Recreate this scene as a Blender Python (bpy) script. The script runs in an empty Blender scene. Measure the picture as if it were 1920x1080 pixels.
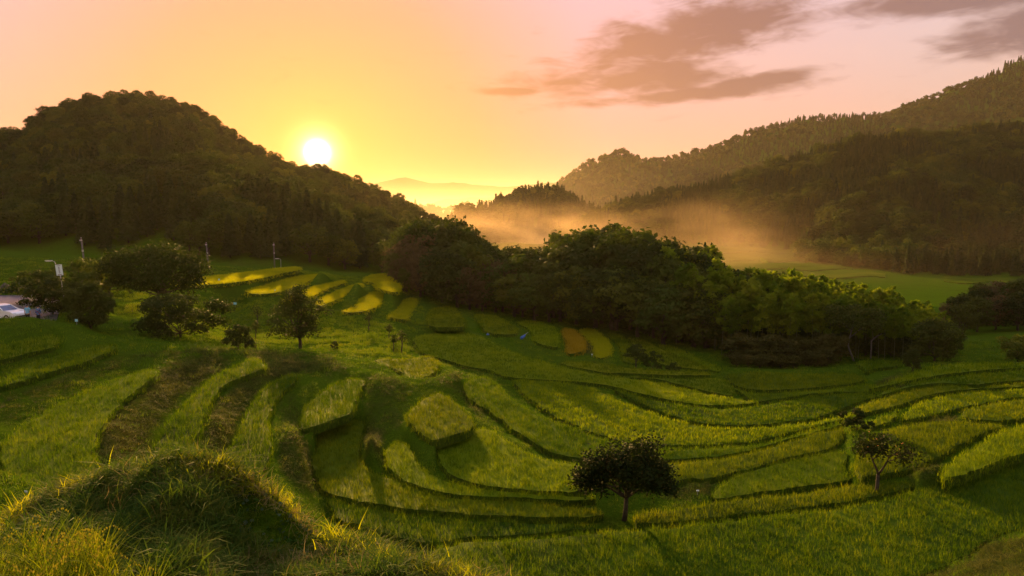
import bpy, math, random
import numpy as np
from mathutils import Vector, Matrix

R = math.radians
rng = np.random.default_rng(7)
random.seed(7)
sc = bpy.context.scene
col = sc.collection

# ------------------------------------------------------------------ camera
F_PX = 1280.0
HORIZON = 405.0
PITCH = math.atan((540 - HORIZON) / F_PX)
cam_d = bpy.data.cameras.new('camera')
cam_d.sensor_width = 36.0
cam_d.lens = 24.0
cam_d.clip_start = 0.1
cam_d.clip_end = 30000
cam = bpy.data.objects.new('camera', cam_d)
col.objects.link(cam)
cam.location = (0, 0, 0)
cam.rotation_euler = (math.pi / 2 - PITCH, 0, 0)
sc.camera = cam
CP, SP = math.cos(PITCH), math.sin(PITCH)


def ray(px, py):
    u = (px - 960) / F_PX
    v = (540 - py) / F_PX
    return np.array([u, CP + v * SP, -SP + v * CP])


def atz(px, py, z):
    d = ray(px, py)
    return d * (z / d[2])


def aty(px, py, y):
    d = ray(px, py)
    return d * (y / d[1])


# ------------------------------------------------------------------ sky
SUN = ray(595, 286)
SUN = SUN / np.linalg.norm(SUN)
SUN_EL = math.asin(SUN[2])
SUN_AZ = math.atan2(SUN[0], SUN[1])
SUN_LAMP = R(10.4)

world = bpy.data.worlds.new('World')
sc.world = world
world.use_nodes = True
wt = world.node_tree
wt.nodes.clear()


class NT:
    """tiny helper for building node trees"""

    def __init__(self, tree):
        self.t = tree

    def n(self, kind, **kw):
        nd = self.t.nodes.new(kind)
        for k, v in kw.items():
            setattr(nd, k, v)
        return nd

    def link(self, a, b):
        self.t.links.new(a, b)

    def put(self, sock, v):
        if isinstance(v, bpy.types.NodeSocket):
            self.link(v, sock)
        elif isinstance(v, (tuple, list)) and sock.type == 'RGBA' and len(v) == 3:
            sock.default_value = (*v, 1)
        else:
            sock.default_value = v

    def math(self, op, a, b=0.0, c=0.0, clamp=False):
        nd = self.n('ShaderNodeMath', operation=op, use_clamp=clamp)
        self.put(nd.inputs[0], a)
        self.put(nd.inputs[1], b)
        self.put(nd.inputs[2], c)
        return nd.outputs[0]

    def vmath(self, op, a, b=None):
        nd = self.n('ShaderNodeVectorMath', operation=op)
        self.put(nd.inputs[0], a)
        if b is not None:
            self.put(nd.inputs[1], b)
        return nd

    def ramp(self, fac, stops, interp='LINEAR'):
        nd = self.n('ShaderNodeValToRGB')
        nd.color_ramp.interpolation = interp
        el = nd.color_ramp.elements
        while len(el) < len(stops):
            el.new(0.5)
        for e, (p, c) in zip(el, stops):
            e.position = p
            e.color = (*c, 1) if len(c) == 3 else c
        self.put(nd.inputs[0], fac)
        return nd.outputs[0]

    def mix(self, fac, a, b, mode='MIX'):
        nd = self.n('ShaderNodeMix', data_type='RGBA', blend_type=mode)
        self.put(nd.inputs[0], fac)
        self.put(nd.inputs[6], a)
        self.put(nd.inputs[7], b)
        return nd.outputs[2]

    def smooth(self, x, lo, hi):
        nd = self.n('ShaderNodeMapRange', interpolation_type='SMOOTHSTEP')
        self.put(nd.inputs[0], x)
        nd.inputs[1].default_value = lo
        nd.inputs[2].default_value = hi
        return nd.outputs[0]

    def noise(self, vec, scale, detail=4, rough=0.5, dist=0.0):
        nd = self.n('ShaderNodeTexNoise')
        if vec is not None:
            self.put(nd.inputs['Vector'], vec)
        nd.inputs['Scale'].default_value = scale
        nd.inputs['Detail'].default_value = detail
        nd.inputs['Roughness'].default_value = rough
        nd.inputs['Distortion'].default_value = dist
        return nd.outputs[0]


W = NT(wt)
tc = W.n('ShaderNodeTexCoord')
dirv = W.vmath('NORMALIZE', tc.outputs['Generated']).outputs[0]
sep = W.n('ShaderNodeSeparateXYZ')
W.link(dirv, sep.inputs[0])
dx, dy, dz = sep.outputs
sdot = W.vmath('DOT_PRODUCT', dirv, tuple(SUN)).outputs['Value']
sang = W.math('DIVIDE', W.math('ARCCOSINE', W.math('MINIMUM', sdot, 1.0)), math.pi)   # 0 at the sun, 1 opposite
el_ = W.math('MULTIPLY', W.math('ARCSINE', dz), 2 / math.pi)                          # 0 horizon, 1 zenith
# colour with height
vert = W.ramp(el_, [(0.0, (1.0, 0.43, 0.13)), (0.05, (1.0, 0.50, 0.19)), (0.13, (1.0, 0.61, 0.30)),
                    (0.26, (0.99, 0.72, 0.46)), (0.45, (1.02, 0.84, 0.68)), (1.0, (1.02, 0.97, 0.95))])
# away from the sun the orange turns to pink, then mauve
away = W.ramp(sang, [(0.0, (1.0, 0.24, 0.05)), (0.07, (1.0, 0.52, 0.62)), (0.13, (1.0, 0.80, 1.6)), (0.18, (0.95, 0.90, 1.75)),
                     (0.26, (0.88, 1.0, 1.95)), (0.5, (0.90, 0.94, 1.12)), (1.0, (0.78, 0.87, 1.12))])
sky_c = W.mix(1.0, vert, away, 'MULTIPLY')
# physical sky, a share of the light
nish = W.n('ShaderNodeTexSky', sky_type='NISHITA', sun_disc=False)
nish.sun_elevation = SUN_EL
nish.sun_rotation = SUN_AZ
nish.air_density = 1.2
nish.dust_density = 4.0
nish.ozone_density = 1.0
nish_s = W.mix(1.0, nish.outputs[0], (0.08, 0.08, 0.08), 'MULTIPLY')
sky_c = W.mix(0.18, sky_c, nish_s)
# aureole round the sun
g1 = W.math('POWER', W.math('MAXIMUM', sdot, 0.0), 45.0)
g2 = W.math('POWER', W.math('MAXIMUM', sdot, 0.0), 420.0)
g3 = W.math('POWER', W.math('MAXIMUM', sdot, 0.0), 3200.0)
glow = W.mix(1.0, W.mix(1.0, (0.10, 0.02, -0.02), g1, 'MULTIPLY'), W.mix(1.0, (0.22, 0.10, 0.0), g2, 'MULTIPLY'), 'ADD')
glow = W.mix(1.0, glow, W.mix(1.0, (3.0, 2.2, 0.8), g3, 'MULTIPLY'), 'ADD')
sky_c = W.mix(1.0, sky_c, glow, 'ADD')
# clouds, in azimuth / elevation
az_ = W.math('ARCTAN2', dx, dy)
elr = W.math('ARCSINE', dz)
comb = W.n('ShaderNodeCombineXYZ')
W.link(az_, comb.inputs[0])
W.link(W.math('MULTIPLY', elr, 3.2), comb.inputs[1])
cvec = comb.outputs[0]
cn1 = W.noise(cvec, 5.5, 4, 0.62, 0.35)
cn2 = W.noise(cvec, 17.0, 3, 0.6, 0.5)


def blob(px, py, hw, hh, tilt=0.0):
    """soft elliptical cloud body centred where the picture shows it"""
    a0 = math.atan((px - 960) / F_PX)
    e0 = math.atan((HORIZON - py) / F_PX * math.cos(a0))
    ax = W.math('SUBTRACT', az_, a0)
    ey = W.math('SUBTRACT', W.math('SUBTRACT', elr, e0), W.math('MULTIPLY', ax, tilt))
    qx = W.math('DIVIDE', ax, hw / F_PX)
    qy = W.math('DIVIDE', ey, hh / F_PX)
    d2 = W.math('ADD', W.math('MULTIPLY', qx, qx), W.math('MULTIPLY', qy, qy))
    return W.math('POWER', 2.718, W.math('MULTIPLY', d2, -1.0))


bias = None
for b in [(1215, 105, 170, 62, 0.12), (1150, 160, 210, 30, 0.0), (1330, 60, 170, 50, 0.0), (1420, 158, 150, 17, 0.14),
          (1280, 185, 210, 14, 0.05), (1780, 8, 190, 32, 0.0), (1880, 70, 130, 40, 0.1), (960, 178, 70, 8, 0.0)]:
    v = blob(*b)
    bias = v if bias is None else W.math('MAXIMUM', bias, v)
# thin cover that goes on over the rest of the sky, higher up
high = W.smooth(elr, 0.30, 0.75)
cover = W.math('ADD', W.math('MULTIPLY', bias, 0.70), W.math('MULTIPLY', high, 0.16))
dens = W.math('ADD', cover, W.math('ADD', W.math('MULTIPLY', W.math('SUBTRACT', cn1, 0.5), 1.1),
                                   W.math('MULTIPLY', W.math('SUBTRACT', cn2, 0.5), 0.75)))
cmask = W.smooth(dens, 0.12, 0.62)
ccol = W.ramp(sang, [(0.0, (1.0, 0.45, 0.15)), (0.11, (0.50, 0.20, 0.10)), (0.18, (0.30, 0.13, 0.10)), (0.28, (0.22, 0.13, 0.14)),
                     (1.0, (0.26, 0.24, 0.32))])
sky_c = W.mix(W.math('MULTIPLY', cmask, 0.9), sky_c, ccol)
# the sun's disc
sq = W.math('DIVIDE', sang, 0.56 / 180)
disc = W.math('POWER', 2.718, W.math('MULTIPLY', W.math('MULTIPLY', sq, sq), -1.0))
sky_c = W.mix(1.0, sky_c, W.mix(1.0, (26.0, 22.0, 15.0), disc, 'MULTIPLY'), 'ADD')
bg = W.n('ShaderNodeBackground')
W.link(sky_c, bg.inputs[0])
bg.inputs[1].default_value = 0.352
world.cycles.sampling_method = 'MANUAL'
world.cycles.sample_map_resolution = 512
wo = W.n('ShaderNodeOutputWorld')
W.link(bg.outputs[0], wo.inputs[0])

# ------------------------------------------------------------------ sun
sd = bpy.data.lights.new('sun', 'SUN')
sd.energy = 5.0
sd.angle = R(0.6)
sd.color = (1.0, 0.57, 0.18)
so = bpy.data.objects.new('sun', sd)
col.objects.link(so)
LAMP = Vector((math.sin(SUN_AZ) * math.cos(SUN_LAMP), math.cos(SUN_AZ) * math.cos(SUN_LAMP), math.sin(SUN_LAMP)))
so.rotation_euler = (-LAMP).to_track_quat('-Z', 'Y').to_euler()

sc.view_settings.view_transform = 'Standard'
sc.view_settings.look = 'None'
sc.view_settings.exposure = 1.55
sc.view_settings.gamma = 1.0
sc.view_settings.use_curve_mapping = False
cy = sc.cycles
cy.use_denoising = True
cy.max_bounces = 5
cy.diffuse_bounces = 2
cy.glossy_bounces = 1
cy.transmission_bounces = 3
cy.transparent_max_bounces = 4
cy.volume_bounces = 1
cy.volume_step_rate = 1.0
cy.volume_max_steps = 128
cy.sample_clamp_indirect = 4.0
sc.render.use_persistent_data = False


# ------------------------------------------------------------------ helpers
def tag(o, label=None, cat=None, group=None, kind=None):
    if label:
        o['label'] = label
    if cat:
        o['category'] = cat
    if group:
        o['group'] = group
    if kind:
        o['kind'] = kind
    return o


def mesh_np(name, verts, quads=None, tris=None, smooth=False):
    """mesh from numpy arrays"""
    me = bpy.data.meshes.new(name)
    verts = np.asarray(verts, np.float32)
    me.vertices.add(len(verts))
    me.vertices.foreach_set('co', verts.ravel())
    loops, starts, tot = [], [], 0
    if quads is not None and len(quads):
        q = np.asarray(quads, np.int32)
        loops.append(q.ravel())
        starts.append(np.arange(len(q), dtype=np.int32) * 4)
        tot = q.size
    if tris is not None and len(tris):
        t = np.asarray(tris, np.int32)
        loops.append(t.ravel())
        starts.append(np.arange(len(t), dtype=np.int32) * 3 + tot)
    if loops:
        lv = np.concatenate(loops)
        st = np.concatenate(starts)
        me.loops.add(len(lv))
        me.loops.foreach_set('vertex_index', lv)
        me.polygons.add(len(st))
        me.polygons.foreach_set('loop_start', st)
        if smooth:
            me.polygons.foreach_set('use_smooth', np.ones(len(st), bool))
    me.update(calc_edges=True)
    return me


def obj(name, me, mat=None, parent=None, loc=None):
    o = bpy.data.objects.new(name, me)
    if mat is not None:
        me.materials.clear()
        me.materials.append(mat)
    col.objects.link(o)
    if parent is not None:
        o.parent = parent
    if loc is not None:
        o.location = loc
    return o


def empty(name, loc, rz=0.0, s=1.0):
    o = bpy.data.objects.new(name, None)
    col.objects.link(o)
    o.location = loc
    o.rotation_euler = (0, 0, rz)
    o.scale = (s, s, s) if not isinstance(s, (tuple, list)) else s
    o.empty_display_size = 0.2
    return o


class MB:
    """collects vertices and faces of one part"""

    def __init__(self):
        self.v, self.f = [], []

    def add(self, vs, fs):
        b = len(self.v)
        self.v += [tuple(p) for p in vs]
        self.f += [tuple(i + b for i in f) for f in fs]
        return self

    def box(self, c, s, rot=None):
        x, y, z = s[0] / 2, s[1] / 2, s[2] / 2
        vs = [Vector((a, b, d)) for a in (-x, x) for b in (-y, y) for d in (-z, z)]
        if rot is not None:
            vs = [rot @ p for p in vs]
        c = Vector(c)
        return self.add([p + c for p in vs], [(0, 1, 3, 2), (4, 6, 7, 5), (0, 4, 5, 1), (2, 3, 7, 6), (0, 2, 6, 4), (1, 5, 7, 3)])

    def tube(self, pts, radii, n=7):
        pts = [Vector(p) for p in pts]
        rings = []
        vs, fs = [], []
        for i, p in enumerate(pts):
            a = pts[max(i - 1, 0)]
            b = pts[min(i + 1, len(pts) - 1)]
            d = (b - a).normalized()
            u = d.orthogonal().normalized()
            if abs(d.z) < 0.95:
                u = d.cross(Vector((0, 0, 1))).normalized()
            else:
                u = Vector((1, 0, 0)) - d * d.x
                u.normalize()
            w = d.cross(u)
            for k in range(n):
                t = 2 * math.pi * k / n
                vs.append(p + (u * math.cos(t) + w * math.sin(t)) * radii[i])
        for i in range(len(pts) - 1):
            for k in range(n):
                k2 = (k + 1) % n
                fs.append((i * n + k, i * n + k2, (i + 1) * n + k2, (i + 1) * n + k))
        fs.append(tuple(range(n))[::-1])
        fs.append(tuple((len(pts) - 1) * n + k for k in range(n)))
        return self.add(vs, fs)

    def mesh(self, name='part', smooth=False):
        me = bpy.data.meshes.new(name)
        me.from_pydata([tuple(p) for p in self.v], [], self.f)
        if smooth:
            for p in me.polygons:
                p.use_smooth = True
        me.update()
        return me

    def build(self, name, mat, parent=None, smooth=False):
        return obj(name, self.mesh(name, smooth), mat, parent)


def copy_tree(o, parent=None):
    c = o.copy()
    col.objects.link(c)
    c.parent = parent
    for ch in o.children:
        copy_tree(ch, c)
    return c


# value noise on arrays
_perm = np.random.default_rng(3).permutation(512)
_perm = np.concatenate([_perm, _perm, _perm])
_val = np.random.default_rng(4).random(2048) * 2 - 1


def vnoise(x, y):
    xi = np.floor(x).astype(int)
    yi = np.floor(y).astype(int)
    fx, fy = x - xi, y - yi
    fx = fx * fx * (3 - 2 * fx)
    fy = fy * fy * (3 - 2 * fy)

    def h(a, b):
        return _val[_perm[(_perm[a & 511] + b) & 511] ]
    return ((h(xi, yi) * (1 - fx) + h(xi + 1, yi) * fx) * (1 - fy) + (h(xi, yi + 1) * (1 - fx) + h(xi + 1, yi + 1) * fx) * fy)


def fbm(x, y, oct=4):
    s, a = 0, 1.0
    for _ in range(oct):
        s = s + a * vnoise(x, y)
        x, y, a = x * 2.03 + 7.1, y * 2.03 + 3.7, a * 0.5
    return s


def inpoly(x, y, poly):
    inside = np.zeros(x.shape, bool)
    n = len(poly)
    for i in range(n):
        x0, y0 = poly[i]
        x1, y1 = poly[(i + 1) % n]
        if y0 == y1:
            continue
        c = ((y0 > y) != (y1 > y)) & (x < (x1 - x0) * (y - y0) / (y1 - y0) + x0)
        inside ^= c
    return inside


def spline(pts, n=5, closed=True):
    """Catmull-Rom through the points"""
    P = [np.array(p, float) for p in pts]
    m = len(P)
    out = []
    for i in range(m if closed else m - 1):
        p0 = P[(i - 1) % m] if closed or i else P[0]
        p1, p2 = P[i], P[(i + 1) % m]
        p3 = P[(i + 2) % m] if closed or i + 2 < m else P[-1]
        for k in range(n):
            t = k / n
            out.append(0.5 * ((2 * p1) + (-p0 + p2) * t + (2 * p0 - 5 * p1 + 4 * p2 - p3) * t * t + (-p0 + 3 * p1 - 3 * p2 + p3) * t ** 3))
    if not closed:
        out.append(P[-1])
    return np.array(out)


# ------------------------------------------------------------------ materials
def new_mat(name):
    m = bpy.data.materials.new(name)
    m.use_nodes = True
    m.node_tree.nodes.clear()
    return m, NT(m.node_tree)


def leaf_mat(name, c0, c1, c2=None, trans=0.4, tcol=None, scale=0.35, rand=0.5, rough=0.7, spec=0.04):
    """leaf: colour from plant to plant (random), and in patches (noise); lets light through"""
    m, T = new_mat(name)
    geo = T.n('ShaderNodeNewGeometry')
    oi = T.n('ShaderNodeObjectInfo')
    nz = T.noise(geo.outputs['Position'], scale, 3, 0.6)
    ra = T.n('ShaderNodeAttribute', attribute_name='rnd')
    rn = T.math('FRACT', T.math('ADD', oi.outputs['Random'], ra.outputs['Fac']))
    f = T.math('ADD', T.math('MULTIPLY', rn, rand), T.math('MULTIPLY', T.smooth(nz, 0.3, 0.7), 1 - rand))
    stops = [(0.1, c0), (0.9, c1)] if c2 is None else [(0.05, c0), (0.55, c1), (1.0, c2)]
    c = T.ramp(f, stops)
    pb = T.n('ShaderNodeBsdfPrincipled')
    T.link(c, pb.inputs['Base Color'])
    pb.inputs['Roughness'].default_value = rough
    pb.inputs['Specular IOR Level'].default_value = spec
    tr = T.n('ShaderNodeBsdfTranslucent')
    T.link(T.mix(1.0, c, tcol or (1.35, 1.25, 0.6), 'MULTIPLY'), tr.inputs[0])
    mx = T.n('ShaderNodeMixShader')
    mx.inputs[0].default_value = trans
    T.link(pb.outputs[0], mx.inputs[1])
    T.link(tr.outputs[0], mx.inputs[2])
    out = T.n('ShaderNodeOutputMaterial')
    T.link(mx.outputs[0], out.inputs[0])
    return m


def solid_mat(name, c0, c1, scale=4.0, rough=0.8, metal=0.0, bump=0.0, bscale=20.0, spec=0.3, coat=0.0):
    m, T = new_mat(name)
    tcx = T.n('ShaderNodeTexCoord')
    nz = T.noise(tcx.outputs['Object'], scale, 5, 0.6)
    c = T.ramp(nz, [(0.3, c0), (0.7, c1)])
    pb = T.n('ShaderNodeBsdfPrincipled')
    T.link(c, pb.inputs['Base Color'])
    pb.inputs['Roughness'].default_value = rough
    pb.inputs['Metallic'].default_value = metal
    pb.inputs['Specular IOR Level'].default_value = spec
    pb.inputs['Coat Weight'].default_value = coat
    if bump:
        b = T.n('ShaderNodeBump')
        b.inputs['Strength'].default_value = bump
        b.inputs['Distance'].default_value = 0.05
        T.link(T.noise(tcx.outputs['Object'], bscale, 6, 0.65), b.inputs['Height'])
        T.link(b.outputs[0], pb.inputs['Normal'])
    out = T.n('ShaderNodeOutputMaterial')
    T.link(pb.outputs[0], out.inputs[0])
    return m


# terrain: green turf, dry brown cut grass in patches, forest litter on the hills
def ground_mat():
    m, T = new_mat('turf')
    geo = T.n('ShaderNodeNewGeometry')
    pos = geo.outputs['Position']
    big = T.noise(pos, 0.11, 4, 0.6)
    mid = T.noise(pos, 0.9, 5, 0.65)
    fine = T.noise(pos, 9.0, 5, 0.7)
    g = T.ramp(fine, [(0.25, (0.016, 0.038, 0.002)), (0.5, (0.040, 0.080, 0.003)), (0.8, (0.08, 0.125, 0.006))])
    d = T.ramp(fine, [(0.25, (0.010, 0.011, 0.003)), (0.55, (0.032, 0.033, 0.007)), (0.8, (0.085, 0.08, 0.018))])
    at = T.n('ShaderNodeAttribute', attribute_name='dry')
    f = T.math('ADD', T.math('MULTIPLY', at.outputs['Fac'], 0.75), T.math('MULTIPLY', T.math('SUBTRACT', T.math('ADD', T.math('MULTIPLY', big, 0.5), T.math('MULTIPLY', mid, 0.5)), 0.5), 2.4), clamp=True)
    c = T.mix(f, g, d)
    pb = T.n('ShaderNodeBsdfPrincipled')
    T.link(c, pb.inputs['Base Color'])
    pb.inputs['Roughness'].default_value = 0.85
    pb.inputs['Specular IOR Level'].default_value = 0.0
    b = T.n('ShaderNodeBump')
    b.inputs['Strength'].default_value = 0.9
    b.inputs['Distance'].default_value = 0.12
    T.link(T.math('ADD', fine, T.math('MULTIPLY', mid, 1.5)), b.inputs['Height'])
    T.link(b.outputs[0], pb.inputs['Normal'])
    out = T.n('ShaderNodeOutputMaterial')
    T.link(pb.outputs[0], out.inputs[0])
    return m


M = {}
M['turf'] = ground_mat()
M['rice'] = leaf_mat('rice_leaf', (0.022, 0.058, 0.002), (0.080, 0.150, 0.003), (0.185, 0.230, 0.005), 0.45, (1.3, 1.2, 0.4), 0.16, 0.7)
M['rice_green'] = leaf_mat('rice_green_leaf', (0.040, 0.085, 0.002), (0.130, 0.210, 0.003), (0.235, 0.290, 0.005), 0.48, (1.35, 1.2, 0.4), 0.16, 0.7)
M['rice_olive'] = leaf_mat('olive_rice_leaf', (0.040, 0.075, 0.002), (0.112, 0.172, 0.003), (0.215, 0.245, 0.005), 0.45, (1.3, 1.15, 0.4), 0.16, 0.7)
M['rice_ripe'] = leaf_mat('ripe_rice_leaf', (0.19, 0.240, 0.004), (0.26, 0.300, 0.005), (0.34, 0.34, 0.006), 0.6, (1.5, 1.35, 0.4), 0.2, 0.5)
M['rice_gold'] = leaf_mat('golden_rice_leaf', (0.24, 0.18, 0.008), (0.30, 0.22, 0.010), (0.34, 0.25, 0.012), 0.45, (1.2, 1.1, 0.5), 0.2, 0.4)
M['canopy'] = solid_mat('rice_stalk_mass', (0.022, 0.042, 0.003), (0.055, 0.095, 0.005), 3.0, 0.9, 0, 0.8, 9.0, 0.05)
M['grass'] = leaf_mat('bank_grass_blade', (0.032, 0.080, 0.003), (0.085, 0.155, 0.005), (0.175, 0.205, 0.010), 0.42, (1.3, 1.2, 0.5), 0.3, 0.6)
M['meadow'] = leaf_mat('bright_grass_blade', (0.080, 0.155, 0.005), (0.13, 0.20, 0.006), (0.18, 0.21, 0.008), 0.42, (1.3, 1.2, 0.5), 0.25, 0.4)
M['drygrass'] = leaf_mat('cut_grass_blade', (0.020, 0.034, 0.004), (0.062, 0.080, 0.010), (0.16, 0.155, 0.028), 0.34, (1.2, 1.1, 0.6), 0.6, 0.6)
M['straw'] = leaf_mat('straw', (0.16, 0.13, 0.045), (0.28, 0.22, 0.08), (0.42, 0.34, 0.17), 0.3, (1.2, 1.0, 0.6), 2.0, 0.8)
M['leaf_b'] = leaf_mat('broad_leaf', (0.022, 0.042, 0.006), (0.050, 0.076, 0.010), (0.115, 0.130, 0.016), 0.38, None, 0.03, 0.5)
M['leaf_d'] = leaf_mat('dark_leaf', (0.016, 0.028, 0.005), (0.034, 0.052, 0.008), (0.068, 0.080, 0.012), 0.32, None, 0.03, 0.55)
M['leaf_c'] = leaf_mat('cedar_leaf', (0.018, 0.036, 0.010), (0.034, 0.056, 0.013), (0.055, 0.072, 0.016), 0.3, None, 0.1, 0.6)
M['leaf_bam'] = leaf_mat('bamboo_leaf', (0.055, 0.105, 0.006), (0.12, 0.18, 0.010), (0.20, 0.235, 0.016), 0.5, None, 0.12, 0.5)
M['leaf_brown'] = leaf_mat('withering_leaf', (0.055, 0.042, 0.018), (0.085, 0.066, 0.026), (0.11, 0.085, 0.035), 0.35, (1.2, 1.1, 0.8), 0.12, 0.5)
M['bark'] = solid_mat('bark', (0.028, 0.022, 0.016), (0.075, 0.058, 0.042), 6.0, 0.9, 0, 0.7, 14.0, 0.1)
M['bark_pale'] = solid_mat('pale_bark', (0.08, 0.075, 0.06), (0.17, 0.16, 0.13), 6.0, 0.85, 0, 0.4, 14.0, 0.1)
M['culm'] = solid_mat('bamboo_culm', (0.06, 0.085, 0.03), (0.14, 0.14, 0.06), 3.0, 0.55, 0, 0.1, 8.0, 0.3)

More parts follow.
